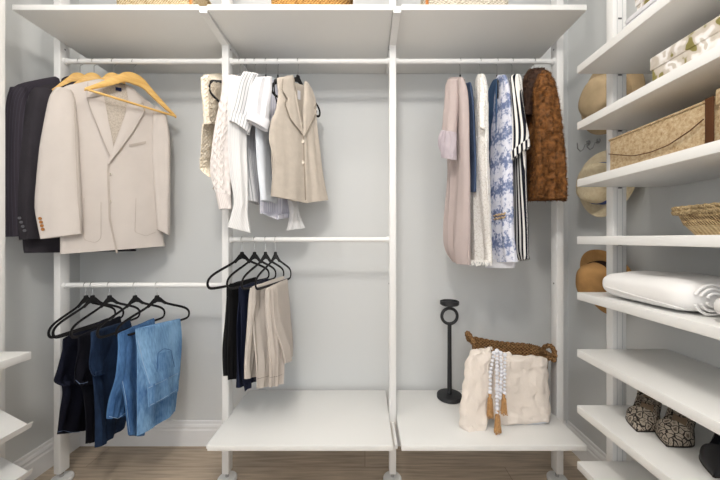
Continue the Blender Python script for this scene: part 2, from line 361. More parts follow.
# ---------------------------------------------------------------- cloth builders
def interp(rows, v):
    n = len(rows)-1; x = v*n; i = min(int(x), n-1); t = x-i
    p0 = rows[max(i-1, 0)]; p1 = rows[i]; p2 = rows[i+1]; p3 = rows[min(i+2, n)]
    out = []
    for a, b, c, d in zip(p0, p1, p2, p3):
        m1 = (c-a)/2; m2 = (d-b)/2
        lo, hi = min(b, c), max(b, c); pad = (hi-lo)*.15
        q = (2*t**3-3*t*t+1)*b+(t**3-2*t*t+t)*m1+(-2*t**3+3*t*t)*c+(t**3-t*t)*m2
        out.append(min(max(q, lo-pad), hi+pad))
    return out
def drape(mb, rows, Yl, Yr, t=.02, folds=(5, .010), seed=0, M=44, N=44, tp=.12, topt=.25, grow=.5, open_hem=True, bumpy=0, hemw=0, mi=0, plane=False):
    """closed garment tube: rows are left and right silhouette points, given far/near distances Yl, Yr"""
    if plane:
        xa, xb = min(q[0] for q in rows), max(q[2] for q in rows); ya_, yb_ = Yl, Yr
        if plane is not True: xa, ya_, xb, yb_ = plane
        A_ = Vector(((xa-CX)*ya_/F, ya_)); B_ = Vector(((xb-CX)*yb_/F, yb_)); D_ = B_-A_
        def pl(x):
            k_ = (x-CX)/F; t_ = (k_*A_.y-A_.x)/(D_.x-k_*D_.y); return A_.y+t_*D_.y
    ls = [0]
    for i in range(1, len(rows)):
        a, b = rows[i-1], rows[i]; ls.append(ls[-1]+max(1, (abs(b[1]-a[1])+abs(b[3]-a[3]))/2+.3*(abs(b[0]-a[0])+abs(b[2]-a[2]))/2))
    V = []; UV = []; Fc = []; nn = noise.noise
    k, amp = folds; rings = []
    for j in range(M+1):
        s = j/M*ls[-1]; i = 0
        while i < len(ls)-2 and ls[i+1] < s: i += 1
        v = (i+(s-ls[i])/(ls[i+1]-ls[i]))/(len(rows)-1)
        r = interp(rows, v); vv = j/M
        yl = Yl if not isinstance(Yl, (tuple, list)) else Yl[0]+(Yl[1]-Yl[0])*vv
        yr = Yr if not isinstance(Yr, (tuple, list)) else Yr[0]+(Yr[1]-Yr[0])*vv
        if plane:
            yl = pl(r[0]); yr = pl(r[2])
        L = P(r[0], r[1], yl); R = P(r[2], r[3], yr)
        d = R-L; W = d.length; h = Vector((d.x, d.y, 0)); h = h.normalized() if h.length > 1e-6 else Vector((1, 0, 0))
        nrm = Vector((h.y, -h.x, 0))
        if nrm.dot(-(L+R)/2*Vector((1, 1, 0)).length) < 0 and nrm.dot(Vector((-(L.x+R.x), -(L.y+R.y), 0))) < 0: nrm = -nrm
        th = t*(topt+(1-topt)*min(1, vv/tp)**.6) if tp > 0 else t
        A = amp*(1-grow+grow*vv)*min(1, vv/.1+.15); ring = []
        for q in range(N):
            g = 2*PI*q/N; c = -math.cos(g); sn = math.sin(g)
            al = .5+.5*math.copysign(abs(c)**.85, c); pr = math.copysign(abs(sn)**.75, sn)
            f = nn(Vector((al*k+seed*3.1, vv*1.1+seed, (1.7 if sn > 0 else 5.3)+seed)))*2*A*min(1, abs(sn)*2.5)
            f += .45*A*nn(Vector((al*k*2.7+seed, vv*2.6, (2.2 if sn > 0 else 6.1)+seed)))*min(1, abs(sn)*2.5)
            if bumpy: f += bumpy*nn(Vector((al*W*60, vv*40, seed)))
            ff = th*pr + (f if sn >= 0 else -f*.7)
            # never fold through to the other side
            ff = max(ff, -.2*th) if sn > 0 else min(ff, .2*th)
            off = nn(Vector((vv*3, seed, 9)))*hemw
            p = L+d*al+nrm*ff+Vector((0, 0, off+ (hemw*nn(Vector((al*4, seed, vv*2))) if hemw else 0)))
            ring.append(p); UV.append((al*W+(0 if sn >= 0 else .37), -(s/ls[-1])*((P(0, rows[-1][1], yl)-P(0, rows[0][1], yl)).length)))
        rings.append(ring); V += ring
    for j in range(M):
        for q in range(N):
            Fc.append((j*N+q, j*N+(q+1) % N, (j+1)*N+(q+1) % N, (j+1)*N+q))
    Fc.append(tuple(range(N-1, -1, -1)))
    b = M*N; last = rings[-1]; cen = sum(last, Vector())/N; prev = b; cnt = (M+1)*N
    if open_hem:
        for sc_, up in ((.86, 0.0), (.8, .02)):
            for q, p in enumerate(last): V.append(cen+(p-cen)*sc_+Vector((0, 0, up+0.0))); UV.append(UV[b+q])
            for q in range(N): Fc.append((prev+q, prev+(q+1) % N, cnt+(q+1) % N, cnt+q))
            prev = cnt; cnt += N
    Fc.append(tuple(prev+q for q in range(N)))
    mb.add(V, Fc, UV, mi); return mb
CAMO = Vector((0, 0, H))
def chain(pts, u):
    ls = [0]
    for a, b in zip(pts, pts[1:]): ls.append(ls[-1]+math.hypot(b[0]-a[0], b[1]-a[1])+1e-6)
    s = u*ls[-1]; i = 0
    while i < len(ls)-2 and ls[i+1] < s: i += 1
    t = (s-ls[i])/(ls[i+1]-ls[i]); return (pts[i][0]+(pts[i+1][0]-pts[i][0])*t, pts[i][1]+(pts[i+1][1]-pts[i][1])*t)
def patch(mb, base, A, B, lift=.004, thick=.003, n=18, m=8, Yd=1.5, mi=0, puff=0):
    """a piece of cloth lying on the garment `base`, between edge chains A and B"""
    tree = base if isinstance(base, BVHTree) else base.bvh(); top = []; bot = []; uv = []
    lastd = None
    for i in range(n+1):
        a = chain(A, i/n); b = chain(B, i/n)
        for j in range(m+1):
            x = a[0]+(b[0]-a[0])*j/m; y = a[1]+(b[1]-a[1])*j/m
            dr = (P(x, y, 1)-CAMO).normalized(); hit = tree.ray_cast(CAMO, dr)
            dist = hit[3] if hit[0] is not None else (lastd if lastd else Yd/dr.y)
            lastd = dist
            e = puff*math.sin(PI*j/m)*math.sin(PI*i/n)
            top.append(CAMO+dr*(dist-lift-e)); bot.append(CAMO+dr*(dist-lift+thick)); uv.append((0, 0))
    uv = [(p.x*.8+p.y*.6, p.z) for p in top]
    V = top+bot; o = len(top); Fc = []; w = m+1
    for i in range(n):
        for j in range(m):
            a = i*w+j; Fc.append((a, a+1, a+w+1, a+w)); Fc.append((o+a+w, o+a+w+1, o+a+1, o+a))
    rim = [j for j in range(m)]+[i*w+m for i in range(n)]+[n*w+j for j in range(m, 0, -1)]+[i*w for i in range(n, 0, -1)]
    for a, b in zip(rim, rim[1:]+rim[:1]): Fc.append((b, a, o+a, o+b))
    mb.add(V, Fc, uv*2, mi); return mb
def on(base, x, y, lift=.003):
    tree = base if isinstance(base, BVHTree) else base.bvh()
    dr = (P(x, y, 1)-CAMO).normalized(); hit = tree.ray_cast(CAMO, dr)
    d = hit[3] if hit[0] is not None else 1.5/dr.y
    return CAMO+dr*(d-lift)
def seam(mb, base, pts, r=.0012, lift=.001, n=24):
    tree = base.bvh() if not isinstance(base, BVHTree) else base
    return mb.tube([on(tree, *chain(pts, i/n), lift) for i in range(n+1)], r, n=6)
def button(base, x, y, r, m, t, facing, label=None):
    p = on(base, x, y, .004); f = Vector(facing).normalized()
    o = MB().lathe([(0, -.001), (r, -.001), (r, .0015), (r*.8, .002), (r*.7, .0012), (0, .0012)], p, f, n=16).build('button', m, t)
    return o

# ---------------------------------------------------------------- hangers
def smooth_path(pts, closed=False, it=2):
    for _ in range(it):
        q = []; n = len(pts)
        for i in range(n if closed else n-1):
            a = pts[i]; b = pts[(i+1) % n]; q += [a*.75+b*.25, a*.25+b*.75]
        if not closed: q = [pts[0]]+q+[pts[-1]]
        pts = q
    return pts
def hook(parent, zr, mt=STEEL, z0=-.012):
    pts = [Vector((0, 0, z0)), Vector((0, 0, zr-.024))]
    for k in range(15):
        g = math.radians(-75+k*250/14)
        pts.append(Vector((0, .0146*math.cos(g), zr+.0146*math.sin(g))))
    pts.append(Vector((0, -.0146*math.cos(math.radians(5))-.001, zr-.006)))
    return MB().tube(pts, .0014, n=8).build('hook', mt, parent)
def slim_hanger(zr, half=.205, z=.85):
    """velvet hanger: shoulders, neck and trouser bar; local x along the arms, origin at the neck"""
    t = bpy.data.objects.new('clothes_hanger', None); col.objects.link(t); t.empty_display_size = .03
    ORG[t.name] = Vector((0, 0, 0)); k = half/.205
    side = [(.012, -.004), (.03, -.02), (.05, -.038), (.085, -.052), (.13, -.068), (.175, -.086), (.2, -.104), (.207, -.125), (.2, -.143), (.18, -.15), (.09, -.15)]
    pts = [Vector((x*k, 0, zz)) for x, zz in side]+[Vector((-x*k, 0, zz)) for x, zz in reversed(side)]
    m = MB(); m.tube(smooth_path(pts, True, 2), .0062, n=10, closed=True, flat=.5, ref=(0, 1, 0)); m.build('frame', VELVET, t)
    # flared neck
    pr = [(-.008, .01), (.008, .01), (.012, -.002), (.03, -.02), (.052, -.042), (.044, -.045), (.024, -.03), (0, -.024), (-.024, -.03), (-.044, -.045), (-.052, -.042), (-.03, -.02), (-.012, -.002)]
    V = [Vector((a, y, b)) for y in (-.0035, .0035) for a, b in pr]; n = len(pr)
    MB().add(V, [tuple(range(n)), tuple(range(2*n-1, n-1, -1))]+[(i, (i+1) % n, n+(i+1) % n, n+i) for i in range(n)]).build('neck', VELVET, t, smooth=False)
    hook(t, zr)
    return t
def wood_hanger(zr):
    t = bpy.data.objects.new('clothes_hanger', None); col.objects.link(t); ORG[t.name] = Vector((0, 0, 0))
    m = MB(); NS = 40; V = []; Fc = []
    for i in range(NS+1):
        u = -1+2*i/NS; a = abs(u); x = u*.192
        top = -.004-(.018*(a/.25)**2 if a < .25 else .018+.137*((a-.25)/.75)**.95)
        hgt = .046*(1-a)**.9+.013; hgt = max(.014, hgt)
        yc = -.012*a*a; th = .0075+.004*(1-a)
        for k in range(8):
            g = 2*PI*k/8+PI/8; sx = math.copysign(abs(math.cos(g))**.6, math.cos(g)); sz = math.copysign(abs(math.sin(g))**.6, math.sin(g))
            V.append(Vector((x, yc+sx*th, top-hgt/2+sz*hgt/2)))
    for i in range(NS):
        for k in range(8): Fc.append((i*8+k, i*8+(k+1) % 8, (i+1)*8+(k+1) % 8, (i+1)*8+k))
    Fc += [tuple(range(8)), tuple(NS*8+k for k in range(8))]
    m.add(V, Fc).build('frame', HWOOD, t)
    MB().tube([(-.186, -.012, -.163), (.186, -.012, -.163)], .0055, n=10).build('trouser_bar', HWOOD, t)
    hook(t, zr, z0=-.008); return t
HANG = []
def put(proto, xpx, z, yaw, label, grp, first):
    t = proto if first else copy_tree(proto)
    t.location = ((xpx-CX)*YPC/F, YPC, z); t.rotation_euler = (0, 0, math.radians(yaw))
    for c in t.children:
        if c.name.startswith('hook'): c.rotation_euler = (0, 0, -math.radians(yaw))
    tag(t, label, 'hanger', grp); return t

low = slim_hanger(.062, half=.190)
G1 = 'black velvet hangers holding the jeans'; zl = ZLo-.062
for i, (x, yw, lb) in enumerate([(86, 92, 'leftmost black velvet hanger on the jeans rod, holding darkest jeans'), (92.5, 88, 'second black velvet hanger from the left on the jeans rod'),
        (109.5, 86, 'middle black velvet hanger on the jeans rod, above dark blue jeans'), (135, 82, 'black velvet hanger holding the mid blue jeans'), (157, 72, 'rightmost black velvet hanger on the jeans rod, holding light blue jeans')]):
    put(low, x, zl, yw, lb, G1, i == 0)
mid = slim_hanger(.072)
for i, (x, yw, lb) in enumerate([(242, 68, 'leftmost black velvet hanger on the middle rod, holding black trousers'), (254.5, 76, 'black velvet hanger holding the navy trousers'),
        (265.5, 79, 'black velvet hanger holding the pale beige trousers with tie'), (275.5, 82, 'rightmost black velvet hanger on the middle rod, holding taupe trousers')]):
    put(mid, x, ZM-.072, yw, lb, 'black velvet hangers on the middle rod', i == 0)
whg = wood_hanger(.05)
for i, (x, yw, lb) in enumerate([(80, 46, 'leftmost wooden hanger on the upper rod, inside the leftmost dark jacket'), (94, 42, 'second wooden hanger, inside the charcoal jacket behind beige one'),
        (114, 36, 'wooden hanger inside the light beige suit jacket'), (134, 55, 'empty wooden hanger with bare bar in front of beige jacket')]):
    zz = ZU-.052 if i < 3 else ZU-.055
    t = put(whg, x, zz, yw, lb, 'wooden hangers on the upper left rod', i == 0)
    if i < 3:
        for c in t.children:
            if not c.name.startswith('hook'): c.scale = (.66, 1, 1.0 if c.name.startswith('trouser') else 1.0); c.location = (0, 0, -.002)
    else:
        for c in t.children:
            if not c.name.startswith('hook'): c.scale = (1, 1, 1); c.location = (0, 0, 0)
up = slim_hanger(.08, half=.165)
HL = [(226, 90, 'black velvet hanger inside the cream knit vest, end showing'), (240, 94, 'hanger inside the white cable-knit sweater'), (246, 106, 'hanger inside the white bell-sleeve blouse'),
      (255, 106, 'hanger inside the striped short-sleeve shirt'), (266, 104, 'hanger inside the plain white short-sleeve shirt'), (278, 100, 'hanger behind the beige waistcoat'), (298, 57, 'black velvet hanger holding the beige waistcoat, both ends showing'),
      (460, 80, 'black velvet hanger inside the mauve linen dress'), (480, 70, 'hanger inside the white lace dress'), (497, 68, 'black velvet hanger inside the blue and white print dress'), (512, 66, 'black velvet hanger inside the black and white striped dress')]
for i, (x, yw, lb) in enumerate(HL):
    put(up, x, ZU-.08 if i else ZU-.085, yw, lb, 'black velvet hangers on the upper rods', i == 0)
put(up, 534, ZU-.08, 66, 'hanger inside the brown fur coat', 'black velvet hangers on the upper rods', False)

# ---------------------------------------------------------------- suit jackets
def jacket(name, label, rows, Y, sleeves, m, grp, t=.028, seed=1):
    c = P((rows[-1][0]+rows[-1][2])/2, max(rows[-1][1], rows[-1][3]), (Y[0]+Y[1])/2)
    th = thing(name, c, label, 'jacket', grp)
    b = MB(); drape(b, rows, Y[0], Y[1], t, (3.2, .007), seed, tp=.05, M=60, N=56, plane=True); b.build('body', m, th)
    S = []
    for (r, ya, yb, tt, sd) in sleeves:
        s = MB(); drape(s, r, ya, yb, tt, (2.0, .008), sd, tp=.1, topt=.5, M=44, N=36, grow=.2); s.build('sleeve', m, th); S.append(s)
    return th, b, S
GJ = 'suit jackets on the upper left rod'
BEIGE = fabric('beige_linen', (204, 196, 190), bscale=650, var=.03)
DARK1 = stripes('dark_pinstripe', [(0, (56, 52, 60)), (.8, (56, 52, 60)), (.9, (74, 70, 80)), (1, (56, 52, 60))], .011)
DARK2 = fabric('charcoal_suit', (54, 51, 56), var=.12, vscale=14)
LINING = cells('jacket_lining', (190, 180, 168), (172, 162, 150), 90, .05, rough=.5, bump=.1)
BRASS = mat('brown_button', (170, 112, 52), rough=.4); PEARL = mat('pale_button', (216, 208, 198), rough=.3); DBTN = mat('dark_button', (92, 92, 98), rough=.3)
j1, b1, s1 = jacket('suit_jacket', 'dark pinstriped suit jacket furthest left against the wall', [(58, 76, 86, 76), (36, 80, 94, 82), (15, 86, 104, 92), (9, 100, 112, 110), (7, 130, 114, 140), (6, 190, 114, 190), (6, 234, 112, 232)],
    (1.39, 1.76), [([(10, 87, 26, 88), (6.5, 102, 32, 104), (4.5, 140, 34, 140), (3.6, 190, 30, 190), (4, 237, 27, 236)], 1.365, 1.41, .03, 3)], DARK1, GJ)
j2, b2, s2 = jacket('suit_jacket', 'charcoal suit jacket between the pinstriped one and the beige one', [(76, 79, 104, 79), (58, 82.5, 112, 85), (38, 88, 122, 94), (30, 100, 130, 110), (26, 140, 134, 140), (22, 200, 136, 200), (22.5, 241, 136, 240), (24, 253, 136, 251)],
    (1.41, 1.76), [([(35, 87, 52, 90), (28, 98, 54, 100), (22, 131, 52, 131), (17, 180, 47, 180), (15.5, 205, 44, 205), (19, 240, 42, 238.5)], 1.385, 1.43, .03, 5)], DARK2, GJ)
for k in range(4): button(s2[0], 19.5+k*1.7, 218+k*4.2, .006, DBTN, s2[0].obj, (.2, -1, 0))
seam(seam(MB(), s2[0], [(40, 96), (36, 130), (34, 190), (35, 236)], .0008), s1[0], [(20, 90), (14, 140), (12, 236)], .0008).build('sleeve_seam', DARK2, j2) if 0 else None
j3, b3, s3 = jacket('suit_jacket', 'light beige suit jacket with notched lapels and brown cuff buttons, frontmost', [(98, 79, 128, 85), (80, 83, 140, 95), (64, 87, 152, 105), (58, 96, 160, 113), (58, 120, 164, 130), (60, 160, 163, 160), (61, 200, 162, 200), (60, 236, 163, 235), (60, 254, 165, 246)],
    (1.40, 1.71), [([(57, 87, 70, 90), (50, 96, 75, 99), (44, 128, 78, 130), (40, 154, 79, 154), (36, 198, 81, 200), (36.5, 212, 82, 215), (41.5, 239, 82, 234)], 1.372, 1.425, .034, 7),
    ([(155, 106, 166, 114), (152, 122, 169, 128), (152, 160, 170.5, 150), (155, 200, 170.5, 200), (157, 229, 170, 236)], 1.655, 1.69, .03, 8)], BEIGE, GJ)
T3 = b3.bvh()
patch(MB(), T3, [(100, 80), (102, 92), (106, 118), (111, 150)], [(126, 86), (130, 92), (124, 118), (112, 150)], .003, .002, n=22, m=10).build('lining', LINING, j3)
patch(MB(), T3, [(88, 82), (87, 98), (91, 110), (101, 135), (110, 158)], [(101, 80), (104, 97), (108, 118), (112, 138), (114, 150)], .011, .005, n=26, puff=.003).build('lapel', BEIGE, j3)
patch(MB(), T3, [(130, 91), (129, 104), (122, 124), (115, 143), (107, 163)], [(143, 103), (144.5, 112), (134, 130), (122, 147), (109, 164)], .0125, .005, n=26, puff=.003).build('lapel', BEIGE, j3)
patch(MB(), T3, [(89, 81), (86.5, 97.5), (90.5, 97.5)], [(101, 79.5), (101.5, 90), (103.5, 95)], .017, .004, n=10, puff=.002).build('collar', BEIGE, j3)
patch(MB(), T3, [(125, 84), (127, 92), (129, 103)], [(134, 88), (143, 101), (139.5, 106)], .018, .004, n=10, puff=.002).build('collar', BEIGE, j3)
patch(MB(), T3, [(101, 82), (114, 79.5), (127, 85)], [(104, 88), (115, 86.5), (127, 90)], .006, .003, n=12, m=4).build('collar', LINING, j3)['label'] = 'inside of the back collar'
SEAMB = fabric('beige_seam', (184, 174, 165))
patch(MB(), T3, [(108, 160), (107, 172), (108.5, 218), (116, 253)], [(110, 160), (109.2, 172), (110.6, 218), (118, 253)], .0045, .003, n=24, m=2).build('front_edge', SEAMB, j3)
patch(MB(), T3, [(129, 144.5), (146, 141)], [(129, 147), (146, 143.6)], .004, .002, n=10, m=2).build('breast_pocket', SEAMB, j3)
for A in ([(84, 198), (84, 240), (96, 243), (101, 238), (101, 202)], [(136, 198), (135, 232), (146, 236), (156, 232)]):
    seam(MB(), T3, A, .001, .0012).build('pocket', SEAMB, j3)
seam(MB(), s3[0], [(74, 102), (76, 150), (78, 200), (81.5, 233)], .0012, .001).build('sleeve_seam', SEAMB, s3[0].obj)
patch(MB(), T3, [(115.5, 87), (115.5, 90.5)], [(121.5, 88), (121.5, 91.5)], .0075, .002, n=3, m=3).build('name_tag', fabric('navy_tag', (40, 48, 84)), j3)
for A in ([(88, 82), (87, 98), (91, 110), (101, 135), (110, 156)], [(143, 103), (144.5, 112), (134, 130), (122, 147), (110, 162)], [(86.5, 97.5), (91, 98), (103, 95)], [(129, 103), (134, 104), (143, 103)]):
    seam(MB(), T3, A, .0013, .0135).build('lapel_edge_shade', SEAMB, j3)  # seam tubes in darker beige, giving the lapels a painted edge shadow
for y in (174, 201): button(T3, 110.5, y, .007, PEARL, j3, (-.3, -1, 0))
for k in range(4): button(s3[0], 40+k*.9, 218.5+k*3.6, .0068, BRASS, s3[0].obj, (.1, -1, 0))

# ---------------------------------------------------------------- jeans and trousers on their bars
def trousers(name, label, cat, grp, panels, m, waist=None, det=None):
    r = panels[0][0][-1]
    th = thing(name, P((r[0]+r[2])/2, max(p[0][-1][1] for p in panels), 1.5), label, cat, grp); out = []
    for (rows, yl, yr, t, fo, sd) in panels:
        b = MB(); drape(b, rows, yl, yr, t, (fo[0]*1.3, fo[1]*1.15), sd, tp=.05, topt=.5, M=56, N=56, grow=.5, hemw=.004); b.build('leg', m, th); out.append(b)
    return th, out
GJN = 'jeans folded over hangers'
NV1 = denim('ink_denim', (17, 18, 30), (30, 34, 52), .4); NV2 = denim('black_denim', (15, 15, 22), (26, 27, 38), .4)
NV3 = denim('dark_blue_denim', (18, 30, 48), (36, 54, 82)); BL4 = denim('mid_blue_denim', (34, 68, 116), (96, 140, 190)); BL5 = denim('light_blue_denim', (44, 94, 152), (146, 188, 226))
ORST = fabric('pale_stitching', (120, 136, 165)); LBST = fabric('light_stitching', (160, 186, 214)); DKST = fabric('navy_line', (52, 92, 150))
t1, p1 = trousers('jeans', 'darkest ink blue jeans folded over leftmost hanger', 'jeans', GJN, [
    ([(63, 339, 108, 318), (63, 350, 110, 330), (59, 370, 112, 356), (63, 392, 110, 380), (60, 412, 104, 402), (57, 434.5, 92, 430)], (1.41, 1.43), 1.70, .012, (5, .012), 11),
    ([(63, 339, 106, 319), (63, 349, 107, 332), (58, 368, 104, 352), (55, 381, 86, 378), (64, 386, 86, 383)], 1.385, (1.69, 1.55), .011, (4, .008), 12)], NV1)
seam(MB(), p1[0], [(57.8, 432), (64, 430.5), (71, 432.5), (80, 432)], .0011).build('hem_stitching', ORST, t1)
t2, p2 = trousers('jeans', 'near black jeans folded over the second hanger from left', 'jeans', GJN, [
    ([(78, 337, 120, 316), (79, 350, 121, 330), (78, 375, 120, 356), (83, 392, 118, 385), (86, 418, 112, 410), (87, 443, 100, 441)], (1.405, 1.43), 1.70, .013, (4, .012), 13),
    ([(78, 337, 118, 317), (78, 350, 118, 332), (75, 370, 112, 356), (75, 381, 97, 380), (82, 386, 97, 384)], 1.375, (1.69, 1.50), .011, (4, .008), 14)], NV2)
seam(MB(), p2[1], [(75.6, 380), (80, 384), (88, 382)], .0011).build('hem_stitching', ORST, t2)
t3, p3 = trousers('jeans', 'dark blue jeans with a gathered fold, middle of the five', 'jeans', GJN, [
    ([(91, 332, 130, 320), (91, 345, 132, 334), (90, 362, 132, 352), (93, 382, 131, 376), (95, 415, 130, 400), (96, 447.5, 124.5, 428)], 1.385, (1.66, 1.6), .016, (4, .014), 15),
    ([(91, 332, 124, 322), (91, 345, 122, 336), (89.5, 363, 113, 355), (92, 373, 106, 370), (96, 376, 104, 373)], 1.365, (1.62, 1.48), .011, (3, .01), 16)], NV3)
t4, p4 = trousers('jeans', 'mid blue jeans between the dark blue pair and light blue pair', 'jeans', GJN, [
    ([(120, 333, 154, 318), (122, 350, 154, 338), (121, 378, 154, 366), (126, 400, 154, 390), (128.5, 434, 142, 436)], 1.395, (1.67, 1.55), .013, (4, .012), 17),
    ([(118, 334, 150, 320), (118.5, 348, 148, 338), (116, 376, 138, 370), (111, 400, 130, 396), (108.3, 419, 127, 415)], 1.37, (1.66, 1.46), .012, (4, .010), 18)], BL4)
seam(MB(), p4[1], [(109, 416.5), (118, 418.5), (125.5, 413)], .0011).build('hem_stitching', LBST, t4)
seam(MB(), p4[0], [(124, 352), (122, 378), (126, 400), (129.5, 432)], .001).build('side_stitching', LBST, t4)
t5, p5 = trousers('jeans', 'light blue jeans with back pocket showing, rightmost pair', 'jeans', GJN, [
    ([(136, 329, 180, 319), (137, 345, 181, 335), (137.5, 380, 180, 368), (137.5, 410, 177.5, 390), (137, 436, 175.3, 411)], 1.395, (1.66, 1.6), .014, (3.5, .010), 19),
    ([(135.5, 329, 180, 318.5), (136.5, 343, 181.5, 336), (141, 364, 181, 354), (147, 383, 179, 372), (149.5, 407, 177.5, 391)], 1.37, (1.655, 1.58), .013, (3, .006), 20)], BL5)
W5 = p5[1].bvh()
WB5 = patch(MB(), W5, [(148, 388.5), (149.8, 406)], [(178.5, 373), (177.5, 390)], .010, .006, n=6, m=16).build('waistband', BL5, t5)
for A in ([(157, 372), (158, 353), (164, 348.5), (171, 350), (174.5, 367)], [(148.5, 388), (163, 381), (178.3, 373)], [(150, 405.5), (164, 398), (177, 389.5)], [(138, 340), (143, 362), (150, 384)]):
    seam(MB(), W5, A, .0012, .0115 if A[0][0] < 151 and A[0][1] > 380 else .001).build('stitching', DKST if A[0][0] > 156 else LBST, t5)
patch(MB(), W5, [(158.5, 353.5), (158, 371)], [(171, 350.5), (174, 366.5)], .003, .002, n=8, m=8).build('back_pocket', BL5, t5)
for (a, b) in (((153, 384), (154.5, 404)), ((167, 377), (168, 397))):
    patch(MB(), W5, [a, b], [(a[0]+2, a[1]-1), (b[0]+2, b[1]-1)], .014, .004, n=6, m=2).build('belt_loop', BL5, WB5)

GTR = 'trousers folded over hangers on the middle rod'
BLK = fabric('black_crepe', (26, 26, 28), var=.05); NVY = fabric('navy_satin', (26, 31, 50), rough=.55, var=.1)
BEI = fabric('pale_beige_cotton', (206, 198, 190), var=.04); TAU = fabric('taupe_twill', (196, 187, 179), var=.04)
k1, q1 = trousers('trousers', 'black trousers at the left end of the middle rod', 'trousers', GTR, [
    ([(227, 285, 256, 277), (227, 298, 257, 290), (225.5, 320, 257, 310), (223, 350, 256, 342), (224, 376, 250, 370)], 1.42, 1.68, .014, (6, .006), 31),
    ([(228, 285, 250, 279), (229, 320, 250, 312), (227.5, 352, 248, 346), (228, 380, 244, 377)], 1.405, 1.58, .010, (5, .006), 32)], BLK)
k2, q2 = trousers('trousers', 'navy blue trousers beside the black pair, hanging lowest', 'trousers', GTR, [
    ([(239, 287, 268, 278), (239, 300, 268, 291), (237, 325, 266, 318), (238, 365, 262, 356), (238.5, 388, 256, 380)], 1.405, 1.68, .013, (5, .012), 33),
    ([(240, 287, 262, 281), (241, 330, 262, 322), (241, 368, 260, 360), (245, 391.5, 256.5, 376)], 1.39, 1.56, .011, (4, .012), 34)], NVY)
k3, q3 = trousers('trousers', 'pale beige wide trousers between navy pair and taupe pair', 'trousers', GTR, [
    ([(252, 287, 284, 276), (252, 300, 286, 292), (253, 330, 287, 325), (256, 365, 286, 356), (257, 388.5, 270, 385)], 1.40, (1.69, 1.60), .014, (7, .012), 35),
    ([(250.5, 288, 272, 281), (249.5, 302, 272, 296), (248, 330, 268, 325), (246, 362, 262, 356), (246.5, 379, 257, 375.5)], 1.38, 1.55, .011, (5, .010), 36)], BEI)
k4, q4 = trousers('trousers', 'taupe trousers at the right end of the middle rod', 'trousers', GTR, [
    ([(268, 288, 287, 279), (270, 300, 288, 292), (275, 325, 290, 318), (283, 350, 292, 340), (286, 363, 291.5, 355)], 1.40, (1.66, 1.62), .014, (3, .006), 37),
    ([(266, 289, 276, 284), (266, 310, 278, 308), (268, 340, 283, 345), (270, 365, 284, 362), (269.5, 387, 283, 383)], 1.375, 1.45, .013, (5, .010), 38)], TAU)
SH = fabric('dark_beige_line', (132, 122, 112))  # darker beige for the trouser hem lines
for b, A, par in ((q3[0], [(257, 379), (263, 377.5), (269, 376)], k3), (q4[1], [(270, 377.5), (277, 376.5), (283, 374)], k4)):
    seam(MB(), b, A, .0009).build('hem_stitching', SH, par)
seam(MB(), q3[1], [(256, 300), (253, 316), (256, 333), (252.5, 336)], .0016, .004).build('tie', BEI, k3)

# ---------------------------------------------------------------- knitwear and shirts
GT = 'tops on the upper middle rod'
def knit(name, c1, c2, sx, sz, d=.8):
    return woven(name, c1, c2, sx, sz, d)
CREAM = knit('cream_knit', (244, 236, 220), (228, 214, 190), .022, .016, .5)
CABLE = knit('white_cable_knit', (236, 229, 226), (228, 221, 217), .03, .04, .4)
RIB = stripes('ribbed_knit', [(0, (236, 229, 226)), (.5, (214, 206, 202)), (1, (236, 229, 226))], .007)
SHIRT = fabric('white_cotton', (228, 228, 232), var=.02); SHEER = stripes('fine_white_stripe', [(0, (228, 227, 226)), (.6, (228, 227, 226)), (.85, (210, 211, 213)), (1, (228, 227, 226))], .007)
STR = stripes('grey_pinstripe_shirt', [(0, (230, 230, 231)), (.55, (230, 230, 231)), (.72, (120, 123, 130)), (.88, (230, 230, 231)), (1, (230, 230, 231))], .0125)
LAV = stripes('lavender_stripe', [(0, (232, 232, 240)), (.5, (196, 196, 212)), (1, (232, 232, 240))], .012)
PALE = fabric('pale_blue_cotton', (222, 227, 234), var=.02)
WST = fabric('oatmeal_linen', (200, 190, 178), var=.05, vscale=30, bscale=900)

def top(name, label, cat, parts_, grp=GT):
    r = parts_[0][1][-1]
    th = thing(name, P((r[0]+r[2])/2, max(r[1], r[3]), 1.5), label, cat, grp); out = []
    for pt in parts_:
        nm, rows, yl, yr, t, fo, sd, m = pt[:8]; kw = pt[8] if len(pt) > 8 else {}
        a = dict(tp=.06, topt=.5, grow=.4, M=48, N=44); a.update(kw)
        b = MB(); drape(b, rows, yl, yr, t, fo, sd, **a); b.build(nm, m, th); out.append(b)
    return th, out
v1, _ = top('knit_vest', 'chunky cream knit sleeveless vest at the left end, beside the post', 'vest', [
    ('body', [(204, 122, 232, 122), (202, 128, 233, 128), (201, 150, 234, 150), (200, 168, 234, 165), (209, 177, 232, 172)], 1.37, 1.74, .013, (6, .006), 41, CREAM, dict(bumpy=.006, tp=.03)),
    ('shoulder', [(203, 75, 222, 73), (210, 82, 231, 80), (209, 100, 231, 95), (209, 124, 232, 120)], 1.40, 1.74, .013, (5, .005), 42, CREAM, dict(bumpy=.006)),
    ('armhole_trim', [(201, 77, 209, 75), (201.5, 90, 208.5, 90), (204, 105, 208.5, 105), (205, 124, 209, 124)], 1.355, 1.39, .012, (2, .003), 43, CREAM, dict(bumpy=.006, M=30, N=20))])
